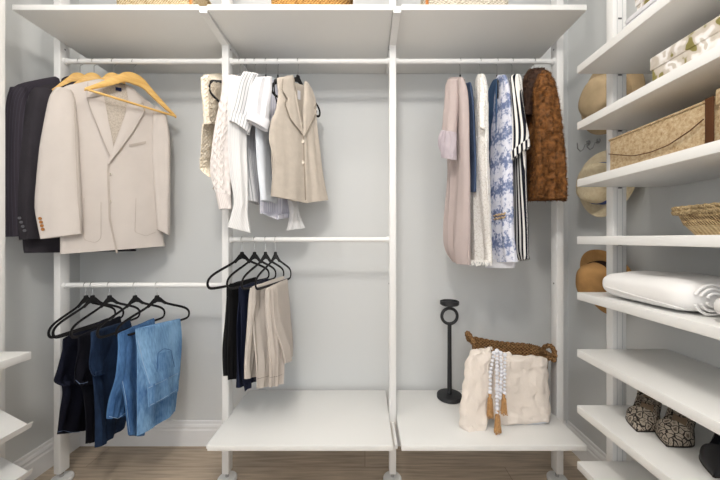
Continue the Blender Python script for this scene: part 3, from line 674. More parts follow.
v2, o2 = top('cable_sweater', 'white cable-knit sweater whose long sleeve hangs over the post', 'sweater', [
    ('body', [(228, 75, 246, 75), (223, 84, 250, 84), (222, 110, 252, 110), (222, 150, 252, 150), (224, 196, 250, 190)], 1.41, 1.73, .011, (4, .004), 44, CABLE),
    ('sleeve', [(222, 76, 236, 76), (221, 95, 236, 95), (215, 124, 233, 124), (211.5, 150, 231, 150), (210, 172, 231, 176), (215, 192, 231, 196)], 1.375, 1.41, .026, (3, .006), 45, CABLE),
    ('cuff', [(215.5, 191, 231, 195), (217.5, 202, 231.5, 203), (219, 209, 232.5, 209)], 1.372, 1.408, .022, (4, .003), 46, RIB)])
cb = MB()
for k, xx in enumerate((218.5, 224.5)):
    for ph in (0, PI):
        tr = o2[1].bvh(); pts = []
        for i in range(60):
            y = 100+i*1.5; x = xx+(0 if y < 124 else -3.5*min(1, (y-124)/26))+1.9*math.sin(i*.55+ph)+(3*(1-min(1, (y-100)/40)))
            pts.append(on(tr, x, y, .002+.0015*math.cos(i*.55+ph)))
        cb.tube(pts, .0036, n=6)
cb.build('cable_pattern', CABLE, v2)
v3, _ = top('blouse', 'white blouse with long flared bell sleeves hanging lowest', 'blouse', [
    ('body', [(238, 75, 250, 75), (233, 84, 258, 84), (232, 120, 262, 120), (233, 160, 264, 160), (236, 202, 264, 198)], 1.42, 1.70, .012, (5, .006), 47, SHEER),
    ('sleeve', [(232, 77, 246, 77), (228, 90, 247, 90), (227.5, 122, 247, 122), (228, 150, 247, 150), (230, 175, 248, 178), (234, 200, 247.5, 202), (232, 211, 247.5, 213), (227.5, 227, 251, 233)], 1.365, 1.40, .02, (4, .008), 48, SHEER, dict(M=60)),
    ('sleeve', [(284, 160, 293, 160), (286, 190, 296, 190), (289.5, 212, 298, 211), (286.5, 230.5, 305, 228)], 1.60, 1.64, .018, (4, .008), 49, SHEER)])
v4, o4 = top('striped_shirt', 'white short-sleeved shirt with grey vertical pinstripes', 'shirt', [
    ('body', [(244, 72, 262, 74), (241, 84, 266, 84), (243, 130, 268, 130), (244, 165, 268, 165), (247, 200, 266, 207)], 1.405, 1.69, .014, (6, .012), 50, STR),
    ('sleeve', [(243, 72, 258, 74), (238, 84, 257, 86), (234, 102, 255, 106), (229, 119, 250, 133)], 1.345, 1.385, .017, (4, .009), 51, STR),
    ('cuff', [(231, 111, 253, 121), (229, 120.5, 249.5, 134.5)], 1.341, 1.381, .0235, (2, .003), 52, STR, dict(M=10, tp=0))])
v5, _ = top('white_shirt', 'plain white short-sleeved shirt left of the beige waistcoat', 'shirt', [
    ('body', [(256, 77, 274, 77), (254, 90, 278, 90), (256, 130, 280, 130), (258, 165, 280, 165), (262, 200, 280, 206)], 1.395, 1.68, .013, (5, .010), 53, PALE),
    ('sleeve', [(255, 78, 272, 77), (250, 90, 272, 90), (247.5, 105, 270, 108), (246, 117, 268, 129)], 1.335, 1.375, .017, (4, .009), 54, SHIRT),
    ('sleeve_cuff', [(247.5, 112, 270, 122), (246, 119.5, 267.5, 131.5)], 1.331, 1.371, .0235, (2, .003), 55, SHIRT, dict(M=10, tp=0))])
v6, _ = top('lavender_blouse', 'lavender striped top showing only its hem below the waistcoat', 'top', [
    ('body', [(266, 80, 280, 80), (262, 100, 296, 100), (260, 150, 298, 150), (260, 208, 298, 204), (262, 213, 294, 213), (277, 219.5, 290, 217)], 1.50, 1.70, .014, (8, .008), 56, LAV)])
PW = (269, 1.375, 328, 1.66)
wc, ow = top('waistcoat', 'beige linen sleeveless waistcoat with lapels and two pale buttons', 'waistcoat', [
    ('front_panel', [(277, 78, 293, 75), (277, 86, 295, 86), (278, 96, 297, 103), (275, 112, 300, 118), (270.5, 122, 302, 128), (269, 138, 303.5, 138), (272, 153, 304, 153), (273.5, 165, 304.5, 165), (271.5, 185, 305.5, 185), (271, 196, 306, 203)], 0, 0, .009, (3, .007), 57, WST, dict(tp=.04, M=70, plane=PW, hemw=.005)),
    ('front_panel', [(304.5, 81, 308, 83), (304, 90, 313, 92), (303.5, 101, 316, 103), (303, 116, 316.5, 118), (303, 134, 318, 134), (304, 153, 320, 150), (304.5, 165, 322, 168), (305.5, 185, 325, 186), (306, 203, 328, 200)], 0, 0, .009, (3, .007), 58, WST, dict(tp=.04, M=70, plane=PW, hemw=.005)),
    ('back_panel', [(284, 80, 306, 86), (280, 92, 313, 97), (277, 110, 315, 112), (272, 124, 315, 124), (271, 150, 319, 150), (273, 190, 324, 195)], 0, 0, .006, (3, .006), 59, WST, dict(tp=.04, plane=(269, 1.43, 328, 1.715)))])
TW = MB(); [TW.add(b.v, b.f) for b in ow[:2]]; TWB = TW.bvh()
patch(MB(), TWB, [(283, 77), (282, 90), (288, 99), (285, 103), (290, 118), (303, 135)], [(293, 75), (295, 88), (298, 104), (300, 115), (303, 128), (304, 134)], .012, .005, n=30, puff=.002).build('lapel', WST, wc)
patch(MB(), TWB, [(304.5, 84), (304, 100), (303.5, 118), (303, 135)], [(309, 88), (316, 104), (314, 108), (317, 111), (304.5, 136)], .013, .005, n=30, puff=.002).build('lapel', WST, wc)
WSE = fabric('oatmeal_edge_shade', (158, 146, 132))
for A in ([(283, 79), (282, 90), (288, 99), (285, 103), (290, 118), (303, 135)], [(316, 104), (314, 108), (317, 111), (305, 136)], [(294, 78), (295.5, 88), (298.5, 104), (300.5, 115), (303, 128)]):
    seam(MB(), TWB, A, .0014, .0145).build('lapel_edge_shade', WSE, wc)  # darker seam along the waistcoat lapels, edge shadow put into its colour
patch(MB(), ow[2], [(297.5, 90), (297.5, 99)], [(300.5, 91), (300.5, 100)], .003, .002, n=4, m=3).build('care_tag', SHIRT, wc)
patch(MB(), TWB, [(303, 137), (303.5, 160), (305, 200)], [(304.2, 137), (304.7, 160), (306.2, 200)], .004, .003, n=16, m=2).build('front_edge', fabric('oatmeal_seam', (160, 148, 134)), wc)
patch(MB(), TWB, [(275, 158), (281, 160)], [(275.5, 162), (281, 164)], .005, .003, n=4, m=4).build('pocket_flap', WST, wc)
for y in (141.5, 162.5): button(TWB, 302.5, y, .010, mat('shell_button', (226, 216, 204), rough=.3), wc, (-.3, -1, 0))

# ---------------------------------------------------------------- dresses
GD = 'dresses and coat on the upper right rod'
MAU = fabric('mauve_linen', (186, 172, 169), var=.04); SLT = denim('slate_blue_cloth', (62, 76, 104), (100, 118, 148), .5)
LACE = cells('white_lace', (250, 248, 244), (226, 222, 214), 70, .03, spec=.1, rough=.95, bump=1.0)
TOILE = patches('blue_toile', [(.0, (96, 110, 150)), (.40, (118, 132, 170)), (.47, (160, 170, 200)), (.525, (228, 230, 242)), (1, (242, 242, 248))], 48, bands=.125, detail=8)
DNM = denim('washed_navy', (44, 66, 98), (84, 112, 148))
BWS = stripes('black_white_stripe', [(0, (236, 234, 230)), (.5, (24, 26, 36))], .0205, interp='CONSTANT', bump=.1)
d1, o1 = top('dress', 'pale mauve linen dress with gathered short sleeve, leftmost of the dresses', 'dress', [
    ('body', [(451, 77, 462, 77), (447, 86, 466, 90), (446, 110, 468, 112), (447, 150, 468.5, 150), (447.5, 185, 469, 185), (445, 228, 469, 228), (447, 248, 468.5, 252), (456, 261, 468, 265)], 1.60, 1.36, .02, (6, .016), 61, MAU, dict(M=60)),
    ('sleeve', [(449, 79, 458, 79), (446.5, 92, 458, 92), (445, 112, 457, 112), (444, 130, 455, 133)], 1.47, 1.40, .02, (3, .006), 62, MAU),
    ('sleeve_cuff', [(444, 130, 455, 132), (441, 137, 456, 138), (440.5, 148, 456, 150), (444.5, 158, 455, 160)], 1.455, 1.39, .024, (7, .014), 63, fabric('mauve_shade_cloth', (186, 176, 182)), dict(M=20))], GD)
top('blouse', 'slate blue blouse tucked between the mauve dress and lace dress', 'blouse', [
    ('body', [(465, 84, 470, 82), (466, 100, 472.5, 104), (467, 130, 474, 130), (467, 165, 475, 165), (467, 192, 474.5, 192)], 1.62, 1.42, .012, (3, .006), 64, SLT)], GD)
d2, _ = top('lace_dress', 'white lace dress with sleeveless shoulder, between slate and navy pieces', 'dress', [
    ('body', [(479, 74, 482, 74), (477.5, 90, 484, 90), (476, 120, 485, 122), (475, 155, 485.5, 155), (473.5, 195, 487.5, 190), (471.5, 230, 490, 231), (470.5, 250, 491.5, 250), (470.5, 261, 492, 263)], 1.56, 1.36, .02, (6, .014), 65, LACE, dict(M=60, bumpy=.004)),
    ('cap_sleeve', [(480, 78, 483, 78), (479.5, 96, 485.5, 98), (479, 112, 485.5, 112), (480, 128, 485, 130)], 1.35, 1.34, .012, (3, .004), 66, LACE, dict(bumpy=.004))], GD)
fr = MB()
for k in range(22):
    x = 471.5+k*.95; a = P(x, 260, 1.37); fr.tube([a, a+Vector((random.uniform(-.004, .004), 0, -.012)), a+Vector((random.uniform(-.008, .008), 0, -.022-random.random()*.008))], .0014, n=5)
tag(fr.build('fringe', LACE, d2), kind='stuff')
top('dress', 'washed navy dress mostly hidden left of blue print dress', 'dress', [
    ('body', [(494, 80, 499, 78), (489, 98, 500, 98), (486, 120, 500, 120), (485, 150, 500, 150), (486, 175, 500, 175), (488, 210, 500, 210), (489, 250, 500, 250)], 1.62, 1.45, .016, (4, .008), 67, DNM)], GD)
d4, o4d = top('dress', 'blue and white toile print dress with gold trim and white hem', 'dress', [
    ('body', [(499, 75, 504, 75), (496, 88, 508, 88), (494, 112, 510, 110), (492.5, 150, 511, 150), (491, 190, 511, 190), (490.5, 230, 511, 230), (490.5, 262, 515, 262)], 1.55, 1.365, .022, (4, .010), 68, TOILE, dict(M=60))], GD)
d4t = MB(); d4b = o4d[0].bvh()
for r_, yy in ((.004, 215.5), (.0035, 219)):
    d4t.tube([on(d4b, 494+i*.6, yy+.8*math.sin(i*1.3)-i*.1, .005) for i in range(20)], r_, n=6)
d4t.build('trim', mat('gold_trim', (214, 186, 150), rough=.5, metal=.2), d4)
b = MB(); drape(b, [(487, 259, 515, 259), (486, 264, 515, 264), (486, 268, 514, 268)], 1.55, 1.40, .02, (4, .004), 69, M=8, tp=0); b.build('hem', SHIRT, d4)
d5, _ = top('striped_dress', 'black and white vertically striped dress left of the fur coat', 'dress', [
    ('body', [(511, 78, 518, 78), (509.5, 90, 521, 92), (509, 120, 523, 122), (510, 150, 524.5, 150), (509.5, 190, 525.5, 190), (508.5, 230, 527, 230), (508, 248, 527.5, 250), (516, 261, 527.5, 259)], 1.52, 1.36, .02, (3, .006), 70, BWS, dict(M=60)),
    ('sleeve', [(513, 75, 518, 74), (512.5, 90, 521, 92), (512, 115, 525, 116), (511.5, 138, 529, 134), (511, 160, 530, 146)], 1.38, 1.34, .022, (3, .006), 71, BWS)], GD)
b = MB(); drape(b, [(510.5, 153, 529.5, 139), (510.8, 161, 530.3, 146.5)], 1.375, 1.335, .0235, (2, .003), 72, M=10, tp=0); b.build('cuff', BWS, d5)

# fur coat
FUR = mat('brown_fur', (112, 72, 34), rough=.7, spec=.3, var=.6, vscale=55, bump=.8, bscale=90)
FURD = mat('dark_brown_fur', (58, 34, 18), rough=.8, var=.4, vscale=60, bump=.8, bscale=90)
def fuzz(mb, n, ln, r, down=.6, seed=1, mi=0):
    """tufts standing on the faces of mb"""
    rnd = random.Random(seed); tris = []; ar = []
    for f in mb.f:
        if len(f) > 4: continue
        p = [mb.v[i] for i in f]; tris.append(p); ar.append(((p[1]-p[0]).cross(p[2]-p[0])).length)
    cen = sum(mb.v, Vector())/len(mb.v); V = []; Fc = []
    for p in rnd.choices(tris, ar, k=n):
        u, v = rnd.random(), rnd.random(); q = p[0].lerp(p[1], u).lerp(p[3].lerp(p[2], u), v)
        nm = (p[1]-p[0]).cross(p[3]-p[0]).normalized()
        o = Vector((q.x-cen.x, q.y-cen.y, 0))
        if nm.dot(o) < 0: nm = -nm
        d = (nm*.8+Vector((rnd.uniform(-.5, .5), rnd.uniform(-.5, .5), -down+rnd.uniform(-.4, .4)))).normalized()
        s = d.cross(Vector((rnd.random(), rnd.random(), rnd.random()))).normalized(); t2_ = d.cross(s); b0 = len(V)
        l = ln*rnd.uniform(.6, 1.3); q = q-nm*.002
        V += [q+s*r, q-s*r*.5+t2_*r*.8, q-s*r*.5-t2_*r*.8, q+d*l]
        Fc += [(b0, b0+1, b0+3), (b0+1, b0+2, b0+3), (b0+2, b0, b0+3)]
    mb.add(V, Fc, None, mi)
fc = thing('fur_coat', P(546, 203, 1.5), 'shaggy brown fur coat hanging in front of the rightmost post', 'coat', GD)
b = MB(); drape(b, [(531, 70, 546, 70), (525, 80, 552, 84), (523, 104, 557, 104), (526, 140, 561, 140), (524, 170, 564, 170), (522.5, 192, 566, 194), (526, 201, 565, 200)], (1.56, 1.54), 1.37, .034, (5, .026), 81, M=70, N=70, tp=.08, bumpy=.014)
fuzz(b, 7000, .011, .0016, seed=3); b.build('body', FUR, fc)
b = MB(); drape(b, [(538, 74, 549, 76), (534, 90, 556, 92), (534, 120, 560.5, 122), (534, 150, 563.5, 152), (534, 180, 565, 184), (533, 199, 564, 199)], 1.365, 1.345, .03, (4, .02), 82, M=60, N=50, tp=.12, bumpy=.014)
fuzz(b, 4500, .011, .0016, seed=4); b.build('sleeve', FUR, fc)
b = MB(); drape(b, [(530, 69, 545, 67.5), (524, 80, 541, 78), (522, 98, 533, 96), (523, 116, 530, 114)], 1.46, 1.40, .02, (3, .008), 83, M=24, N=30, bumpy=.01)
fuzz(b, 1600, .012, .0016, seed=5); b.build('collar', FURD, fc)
# ---------------------------------------------------------------- lower right shelf: iron holder, basket, throw, beads
ZS = .3372
hx, hy = P(449.5, 397, 1.715).x, 1.715
th = thing('iron_holder', (hx, hy, ZS), 'tall black iron stand with ring and flat top on low shelf', 'stand')
MB().lathe([(0, 0), (.066, 0), (.069, .003), (.069, .018), (.066, .022), (.014, .024), (.0, .024)], (hx, hy, ZS), n=40).build('base', BLACKM, th)
MB().tube([(hx, hy, ZS+.02), (hx, hy, ZS+.30), (hx, hy, .748)], [.0125, .011, .011], n=16).build('pole', BLACKM, th)
rc = Vector((hx, hy, H-77*1.715/F)); pts = [rc+Vector((.043*math.cos(a*PI/16), 0, .043*math.sin(a*PI/16))) for a in range(32)]
MB().tube(pts, .0085, n=10, closed=True).build('ring', BLACKM, th)
MB().tube([rc+Vector((0, 0, .045)), rc+Vector((0, 0, .07))], .009, n=12).build('neck', BLACKM, th)
MB().lathe([(0, .06), (.044, .06), (.052, .066), (.052, .084), (.046, .086), (.044, .078), (0, .076)], rc, n=36).build('dish', BLACKM, th)

WICK = woven('brown_wicker', (176, 136, 92), (96, 64, 36), .02, .016, 1.0)
BX0, BX1, BY0, BY1 = .565, .925, 1.50, 1.68
bk = thing('wicker_basket', ((BX0+BX1)/2, (BY0+BY1)/2, ZS), 'brown wicker basket with two ear handles under a cream throw', 'basket')
def rrect(x0, x1, y0, y1, r, n=6):
    pts = []
    for cx, cy, a0 in ((x1-r, y1-r, 0), (x0+r, y1-r, 90), (x0+r, y0+r, 180), (x1-r, y0+r, 270)):
        for k in range(n+1):
            a = math.radians(a0+90*k/n); pts.append((cx+r*math.cos(a), cy+r*math.sin(a)))
    return pts
def basket_shell(mb, x0, x1, y0, y1, z0, z1, r, taper, thick=.008, sag=0, mi=0, topf=None):
    n = None; V = []; UV = []; Fc = []
    rows = 10
    for s, inn in ((0, 0), (1, thick)):
        for i in range(rows+1):
            k = i/rows if s == 0 else 1-i/rows
            e_ = taper*(1-k)
            pts = rrect(x0+e_+inn, x1-e_-inn, y0+e_+inn, y1-e_-inn, max(.005, r-inn)); n = len(pts); L = 0
            for j, (x, y) in enumerate(pts):
                if j: L += math.hypot(x-pts[j-1][0], y-pts[j-1][1])
                zt = z1+(topf(x, y) if topf else 0)
                z = (z0+(0 if s == 0 else thick))+(zt-z0-(0 if s == 0 else thick))*k
                V.append((x, y, z)); UV.append((L, z))
    R = 2*(rows+1)
    for i in range(R-1):
        for j in range(n): Fc.append((i*n+j, i*n+(j+1) % n, (i+1)*n+(j+1) % n, (i+1)*n+j))
    Fc.append(tuple(range(n))); Fc.append(tuple((R-1)*n+j for j in range(n)))
    mb.add(V, Fc, UV, mi)
zb = .66
RT = lambda x: .022-.045*(x-BX0)/(BX1-BX0)-.012*math.sin(PI*(x-BX0)/(BX1-BX0))
b = MB(); basket_shell(b, BX0, BX1, BY0, BY1, ZS, zb, .06, .02, topf=lambda x, y: RT(x)); b.build('body', WICK, bk)
def braid(pts, r, m, name, parent, closed=False, turns=24, strands=3):
    mb = MB()
    for s in range(strands):
        out = []; N = len(pts)
        for i, p in enumerate(pts):
            a = pts[min(i+1, N-1)]-pts[max(i-1, 0)] if not closed else pts[(i+1) % N]-pts[(i-1) % N]
            t = a.normalized(); u = t.cross(Vector((0, 0, 1))); u = u.normalized() if u.length > .01 else Vector((1, 0, 0)); v = u.cross(t)
            g = 2*PI*(turns*i/N+s/strands); out.append(p+u*math.cos(g)*r*.55+v*math.sin(g)*r*.55)
        mb.tube(out, r*.6, n=6, closed=closed)
    return mb.build(name, m, parent)
rim = []
pp = rrect(BX0-.004, BX1+.004, BY0-.004, BY1+.004, .062, 6)
for (x, y), (x2, y2) in zip(pp, pp[1:]+pp[:1]):
    k = max(1, int(math.hypot(x2-x, y2-y)/.006))
    for i in range(k):
        a = x+(x2-x)*i/k; c = y+(y2-y)*i/k; rim.append(Vector((a, c, zb+.004+RT(a))))
braid(rim, .013, WICK, 'rim', bk, closed=True, turns=60)
for cx, s in ((BX0, -1), (BX1, 1)):
    z0_ = zb+RT(cx)
    pts = [Vector((cx+s*(.004+.022*math.sin(PI*i/30)), 1.60-.055*math.cos(PI*i/30), z0_-.005+.055*math.sin(PI*i/30))) for i in range(31)]
    if s > 0: pts = [Vector((p.x, p.y-.03, p.z-.01)) for p in pts]
    braid(pts, .012, WICK, 'handle', bk, turns=8)
THR = fabric('cream_throw', (238, 228, 218), bump=1.0, bscale=160, var=.03)
tw = thing('throw_blanket', P(510, 430, 1.45), 'fluffy cream throw draped over the front of wicker basket', 'blanket')
def slab(mb, rowsA, Yf, t, seed, bump=.008, n=46, m=34, hang=0):
    """thick soft panel; rowsA = rows of (xl,yl,xr,yr); Yf(v) distance"""
    V = []; Fc = []; w = m+1
    for s in (0, 1):
        for i in range(n+1):
            v = i/n; r = interp(rowsA, v)
            for j in range(m+1):
                u = j/m; x = r[0]+(r[2]-r[0])*u; y = r[1]+(r[3]-r[1])*u; Y = Yf(v)
                edge = min(1, min(u, 1-u)*7, min(v, 1-v)*9+.2)**.5
                p = P(x, y, Y)
                q = .6*noise.noise(p*38+Vector((seed, 0, 0)))+noise.noise(Vector((p.x*26, 0, p.z*16))+Vector((seed, 0, 0)))+.5*noise.noise(p*80)
                p = p+Vector((0, (-t*edge-bump*q*edge) if s == 0 else t*edge*.4, 0))
                p += Vector((noise.noise(p*32), 0, noise.noise(p*32+Vector((9, 0, 0)))))*.011
                V.append(p)
    o = (n+1)*w
    for i in range(n):
        for j in range(m):
            a = i*w+j; Fc.append((a, a+1, a+w+1, a+w)); Fc.append((o+a+w, o+a+w+1, o+a+1, o+a))
    rm = [j for j in range(m)]+[i*w+m for i in range(n)]+[n*w+j for j in range(m, 0, -1)]+[i*w for i in range(n, 0, -1)]
    for a, b_ in zip(rm, rm[1:]+rm[:1]): Fc.append((b_, a, o+a, o+b_))
    mb.add(V, Fc); return mb
slab(MB(), [(474, 349, 489, 347), (467, 356, 491, 354), (464, 375, 491, 375), (461, 400, 488, 402), (459, 419, 487, 424), (463, 429, 482, 431), (470, 432, 477, 433)], lambda v: 1.47-.035*v, .028, 3).build('left_fold', THR, tw)
slab(MB(), [(495, 357, 534, 355), (492, 364, 546, 358), (490, 380, 548, 372), (490, 400, 549, 395), (492, 415, 551, 412), (498, 424, 549, 421)], lambda v: 1.475-.005*v, .024, 9).build('front_panel', THR, tw)
slab(MB(), [(484, 351, 510, 352), (484, 362, 512, 358), (484, 390, 510, 390), (486, 412, 508, 418)], lambda v: 1.482-.005*v, .012, 5).build('middle_fold', THR, tw)
slab(MB(), [(497, 419, 548, 417), (498, 424, 548, 421), (503, 426.5, 538, 424)], lambda v: 1.478, .010, 15, bump=.004).build('under_hem', SHIRT, tw)
# top roll over the rim
slab(MB(), [(476, 348, 492, 347), (475, 351, 492, 351), (474, 356, 492, 356)], lambda v: 1.53-.05*v, .02, 21, n=12, m=14).build('rim_fold', THR, tw)
BEAD = mat('white_bead', (236, 237, 244), rough=.35, spec=.5, var=.04, vscale=200)
TAS = fabric('jute_tassel', (190, 148, 102), var=.25, vscale=120)
bd = thing('bead_garland', P(498, 415, 1.42), 'white wooden bead garland with jute tassels hanging over the throw', 'garland')
strands = [([(494, 353), (490.5, 372), (490, 392)], [.0074]), ([(497, 351), (497, 378), (497, 412)], [.0084]), ([(500.5, 353), (501.5, 372), (500, 398)], [.0078]), ([(505, 355), (504.5, 374), (504.5, 393)], [.0070])]
first = None
for A, rr in strands:
    L = sum(math.hypot(b_[0]-a[0], b_[1]-a[1]) for a, b_ in zip(A, A[1:])); n = int(L/3.6)
    for i in range(n+1):
        x, y = chain(A, i/n); r = rr[0]*(1.0 if (i*7) % 5 else 1.25); p = P(x, y, 1.405+.0*(y-350)-(.0 if (i % 2) else .004))
        if first is None:
            first = MB().lathe([(0, -1), (.38, -.92), (.7, -.7), (.92, -.38), (1, 0), (.92, .38), (.7, .7), (.38, .92), (0, 1)], (0, 0, 0), n=14)
            for v in first.v: v *= 1
            mb = MB(); mb.add([v.copy()+ORG[bd.name] for v in first.v], first.f); first = mb.build('bead', BEAD, bd); o = first
        else:
            o = first.copy(); col.objects.link(o)
        o.location = p-ORG[bd.name]; o.scale = (r, r, r)
for (x, y, l, w_) in ((490, 394, 20, 3.2), (503.8, 394, 17, 3.2), (497.5, 411, 19, 3.4)):
    b = MB(); Yt = 1.40
    a = P(x, y, Yt)
    b.lathe([(0, .004), (.006, .002), (.007, -.006), (.005, -.012), (.008, -.02), (w_*.0046*.8, -l*.0046*.75), (w_*.0046, -l*.0046), (0, -l*.0046+.004)], a, n=16, mod=lambda p, g: p+Vector((0, 0, 0)) if abs(p.z) < .02 else p*(1+.12*math.sin(g*7)))
    fz = random.Random(int(x))
    for k in range(26):
        g = fz.random()*6.28; q = a+Vector((w_*.003*math.cos(g), w_*.003*math.sin(g), -.02)); b.tube([q, q+Vector((fz.uniform(-.004, .004)+.003*math.cos(g), .003*math.sin(g), -l*.0046+.01)), q+Vector((fz.uniform(-.01, .01), .002*math.sin(g), -l*.0046+.01-fz.random()*.008))], .0011, n=4)
    b.build('tassel', TAS, bd)

# ---------------------------------------------------------------- right unit contents
zsh = lambda ty: H-(ty-CY)*RY1/F
Z1, Z2, Z3, Z4, Z5, Z6, Z7, Z8 = [zsh(t) for t in (66.5, 122.5, 179.5, 236.5, 292, 349, 405, 461)]
FLO = patches('floral_print', [(0, (120, 112, 60)), (.385, (140, 132, 80)), (.41, (200, 190, 176)), (.48, (210, 202, 192)), (.5, (232, 226, 220)), (.56, (246, 243, 241)), (.6, (246, 243, 241)), (.62, (212, 204, 194)), (1, (150, 142, 96))], 20, detail=1.5)
def box_lid(name, label, x0, x1, y0, y1, z0, z1, lid, m, mlid=None, cat='box'):
    t = thing(name, ((x0+x1)/2, (y0+y1)/2, z0), label, cat)
    MB().box(x0+.004, x1-.004, y0+.004, y1-.004, z0, z1-lid*.6, .003).build('base', m, t)
    MB().box(x0, x1, y0, y1, z1-lid, z1, .004).build('lid', mlid or m, t)
    return t
box_lid('floral_box', 'grey box with white flowers and olive leaves on right shelf', .92, 1.18, .56, .993, Z2+.0005, Z2+.118, .042, FLO)
box_lid('floral_box', 'floral patterned box at the top edge on topmost right shelf', .93, 1.17, .62, 1.06, Z1+.0005, Z1+.15, .04, FLO)
fb = thing('folded_towel', (.90, .95, Z1), 'folded white towel lying in front of the top floral box', 'towel')
for k, nm in enumerate(('lower_fold', 'upper_fold')):
    MB().box(.858, .925, .80-.01*k, 1.03-.012*k, Z1+.0005+k*.018, Z1+.018+k*.018, .008).build(nm, SHIRT, fb)
BUR = patches('burlap', [(.25, (136, 108, 74)), (.45, (178, 154, 120)), (.6, (192, 172, 140)), (.8, (210, 196, 170))], 120, detail=3)
STRAP = fabric('brown_strap', (84, 54, 34))
bx = box_lid('burlap_box', 'long tan burlap storage box with brown strap and cord handle', .868, 1.17, .60, 1.098, Z3+.0005, Z3+.118, .008, BUR)
MB().box(.8655, .8675, .762, .782, Z3+.002, Z3+.119, .0006).build('strap', STRAP, bx)
pts = []
for i in range(25):
    x, y = chain([(704, 119), (690, 131), (668, 145.5), (650, 152.5), (633, 156), (609, 154)], i/24); k = .864*F/(x-CX); pts.append(Vector((.863, k, H-(y-CY)*k/F)))
MB().tube(pts, .0016, n=6).build('cord_handle', STRAP, bx)
MB().box(.862, 1.165, .50, .752, Z3+.0012, Z3+.124, .004).build('near_panel', BUR, bx) if 0 else None
box_lid('burlap_box', 'second tan burlap box at the right edge of the picture', .86, 1.16, .40+.03, .755, Z3+.0005, Z3+.130, .04, BUR)
SEA = woven('seagrass', (228, 204, 160), (176, 142, 96), .010, .009, 1.0)
SEAD = woven('seagrass_open', (216, 188, 142), (110, 82, 52), .007, .03, 1.0)
sb = thing('small_basket', (1.02, .76, Z4), 'small light wicker basket with open weave band on right shelf', 'basket')
b = MB(); basket_shell(b, .915, 1.13, .60, .895, Z4+.0005, Z4+.028, .03, .014); b.build('lower_weave', SEA, sb)
b = MB(); basket_shell(b, .905, 1.14, .59, .905, Z4+.0285, Z4+.06, .03, .008); b.build('open_weave_band', SEAD, sb)
rim = []
pp = rrect(.898, 1.147, .583, .912, .035, 6)
for lv in range(2):
    rim = []
    for (x, y), (x2, y2) in zip(pp, pp[1:]+pp[:1]):
        k = max(1, int(math.hypot(x2-x, y2-y)/.004))
        for i in range(k): rim.append(Vector((x+(x2-x)*i/k, y+(y2-y)*i/k, Z4+.066+lv*.011)))
    braid(rim, .007, SEA, 'rim', sb, closed=True, turns=70)
# duvet and rolled towel
DUV = fabric('white_cotton_duvet', (242, 241, 240), bump=.25, bscale=40, var=.01)
def soft(mb, x0, x1, y0, y1, z0, z1, seed, amp=.008, e=.38, n=48, m=28):
    """superellipsoid cushion with creases"""
    V = []; Fc = []; c = Vector(((x0+x1)/2, (y0+y1)/2, (z0+z1)/2)); a = (x1-x0)/2; b_ = (y1-y0)/2; h = (z1-z0)/2
    sg = lambda v, p: math.copysign(abs(v)**p, v)
    for i in range(m+1):
        ph = -PI/2+PI*i/m
        for j in range(n):
            g = 2*PI*j/n
            p = c+Vector((a*sg(math.cos(ph), e*1.5)*sg(math.cos(g), e), b_*sg(math.cos(ph), e*1.5)*sg(math.sin(g), e), h*sg(math.sin(ph), .75)))
            q = noise.noise(p*7+Vector((seed, 0, 0)))*amp+noise.noise(p*20+Vector((0, seed, 0)))*amp*.4
            if p.z > c.z-h*.7: p += Vector((q*.4, q*.3, q*max(0, (p.z-c.z)/h)))
            p.z = max(p.z, z0); V.append(p)
    for i in range(m):
        for j in range(n): Fc.append((i*n+j, i*n+(j+1) % n, (i+1)*n+(j+1) % n, (i+1)*n+j))
    mb.add(V, Fc); return mb
du = thing('folded_duvet', (1.0, .95, Z5), 'folded white cotton duvet on right shelf, longer bundle', 'duvet')
soft(MB(), .862, 1.17, .828, 1.15, Z5+.0003, Z5+.098, 2, e=.3, amp=.012).build('folded_body', DUV, du)
b = MB()
for k, (rx, rz) in enumerate(((.046, .040), (.034, .030), (.021, .018))):
    pts = [Vector((.935+rx*math.cos(a), .829-.004*k, Z5+.047+rz*math.sin(a))) for a in [math.radians(-160+i*11) for i in range(30)]]
    b.tube(pts, .0035, n=8)
b.build('rolled_edge', DUV, du)
seam(MB(), BVHTree.FromPolygons([o_ for o_ in soft(MB(), .862, 1.17, .828, 1.15, Z5, Z5+.098, 2, e=.3, amp=.012).v], soft(MB(), .862, 1.17, .828, 1.15, Z5, Z5+.098, 2, e=.3, amp=.012).f), [(606, 287), (640, 297), (684, 309)], .0022, .001).build('piping', DUV, du)
rt = thing('rolled_towel', (.96, .69, Z5), 'thick rolled white towel in front of the duvet at right edge', 'towel')
soft(MB(), .858, 1.15, .50, .80, Z5+.0003, Z5+.082, 6, e=.5, amp=.006).build('roll', DUV, rt)
b = MB()
for k, rr in enumerate((.030, .019)):
    pts = [Vector((.858+.004*k, .69+rr*1.5*math.cos(a), Z5+.041+rr*math.sin(a))) for a in [math.radians(-150+i*11) for i in range(28)]]
    b.tube(pts, .003, n=8)
b.build('roll_edge', DUV, rt)

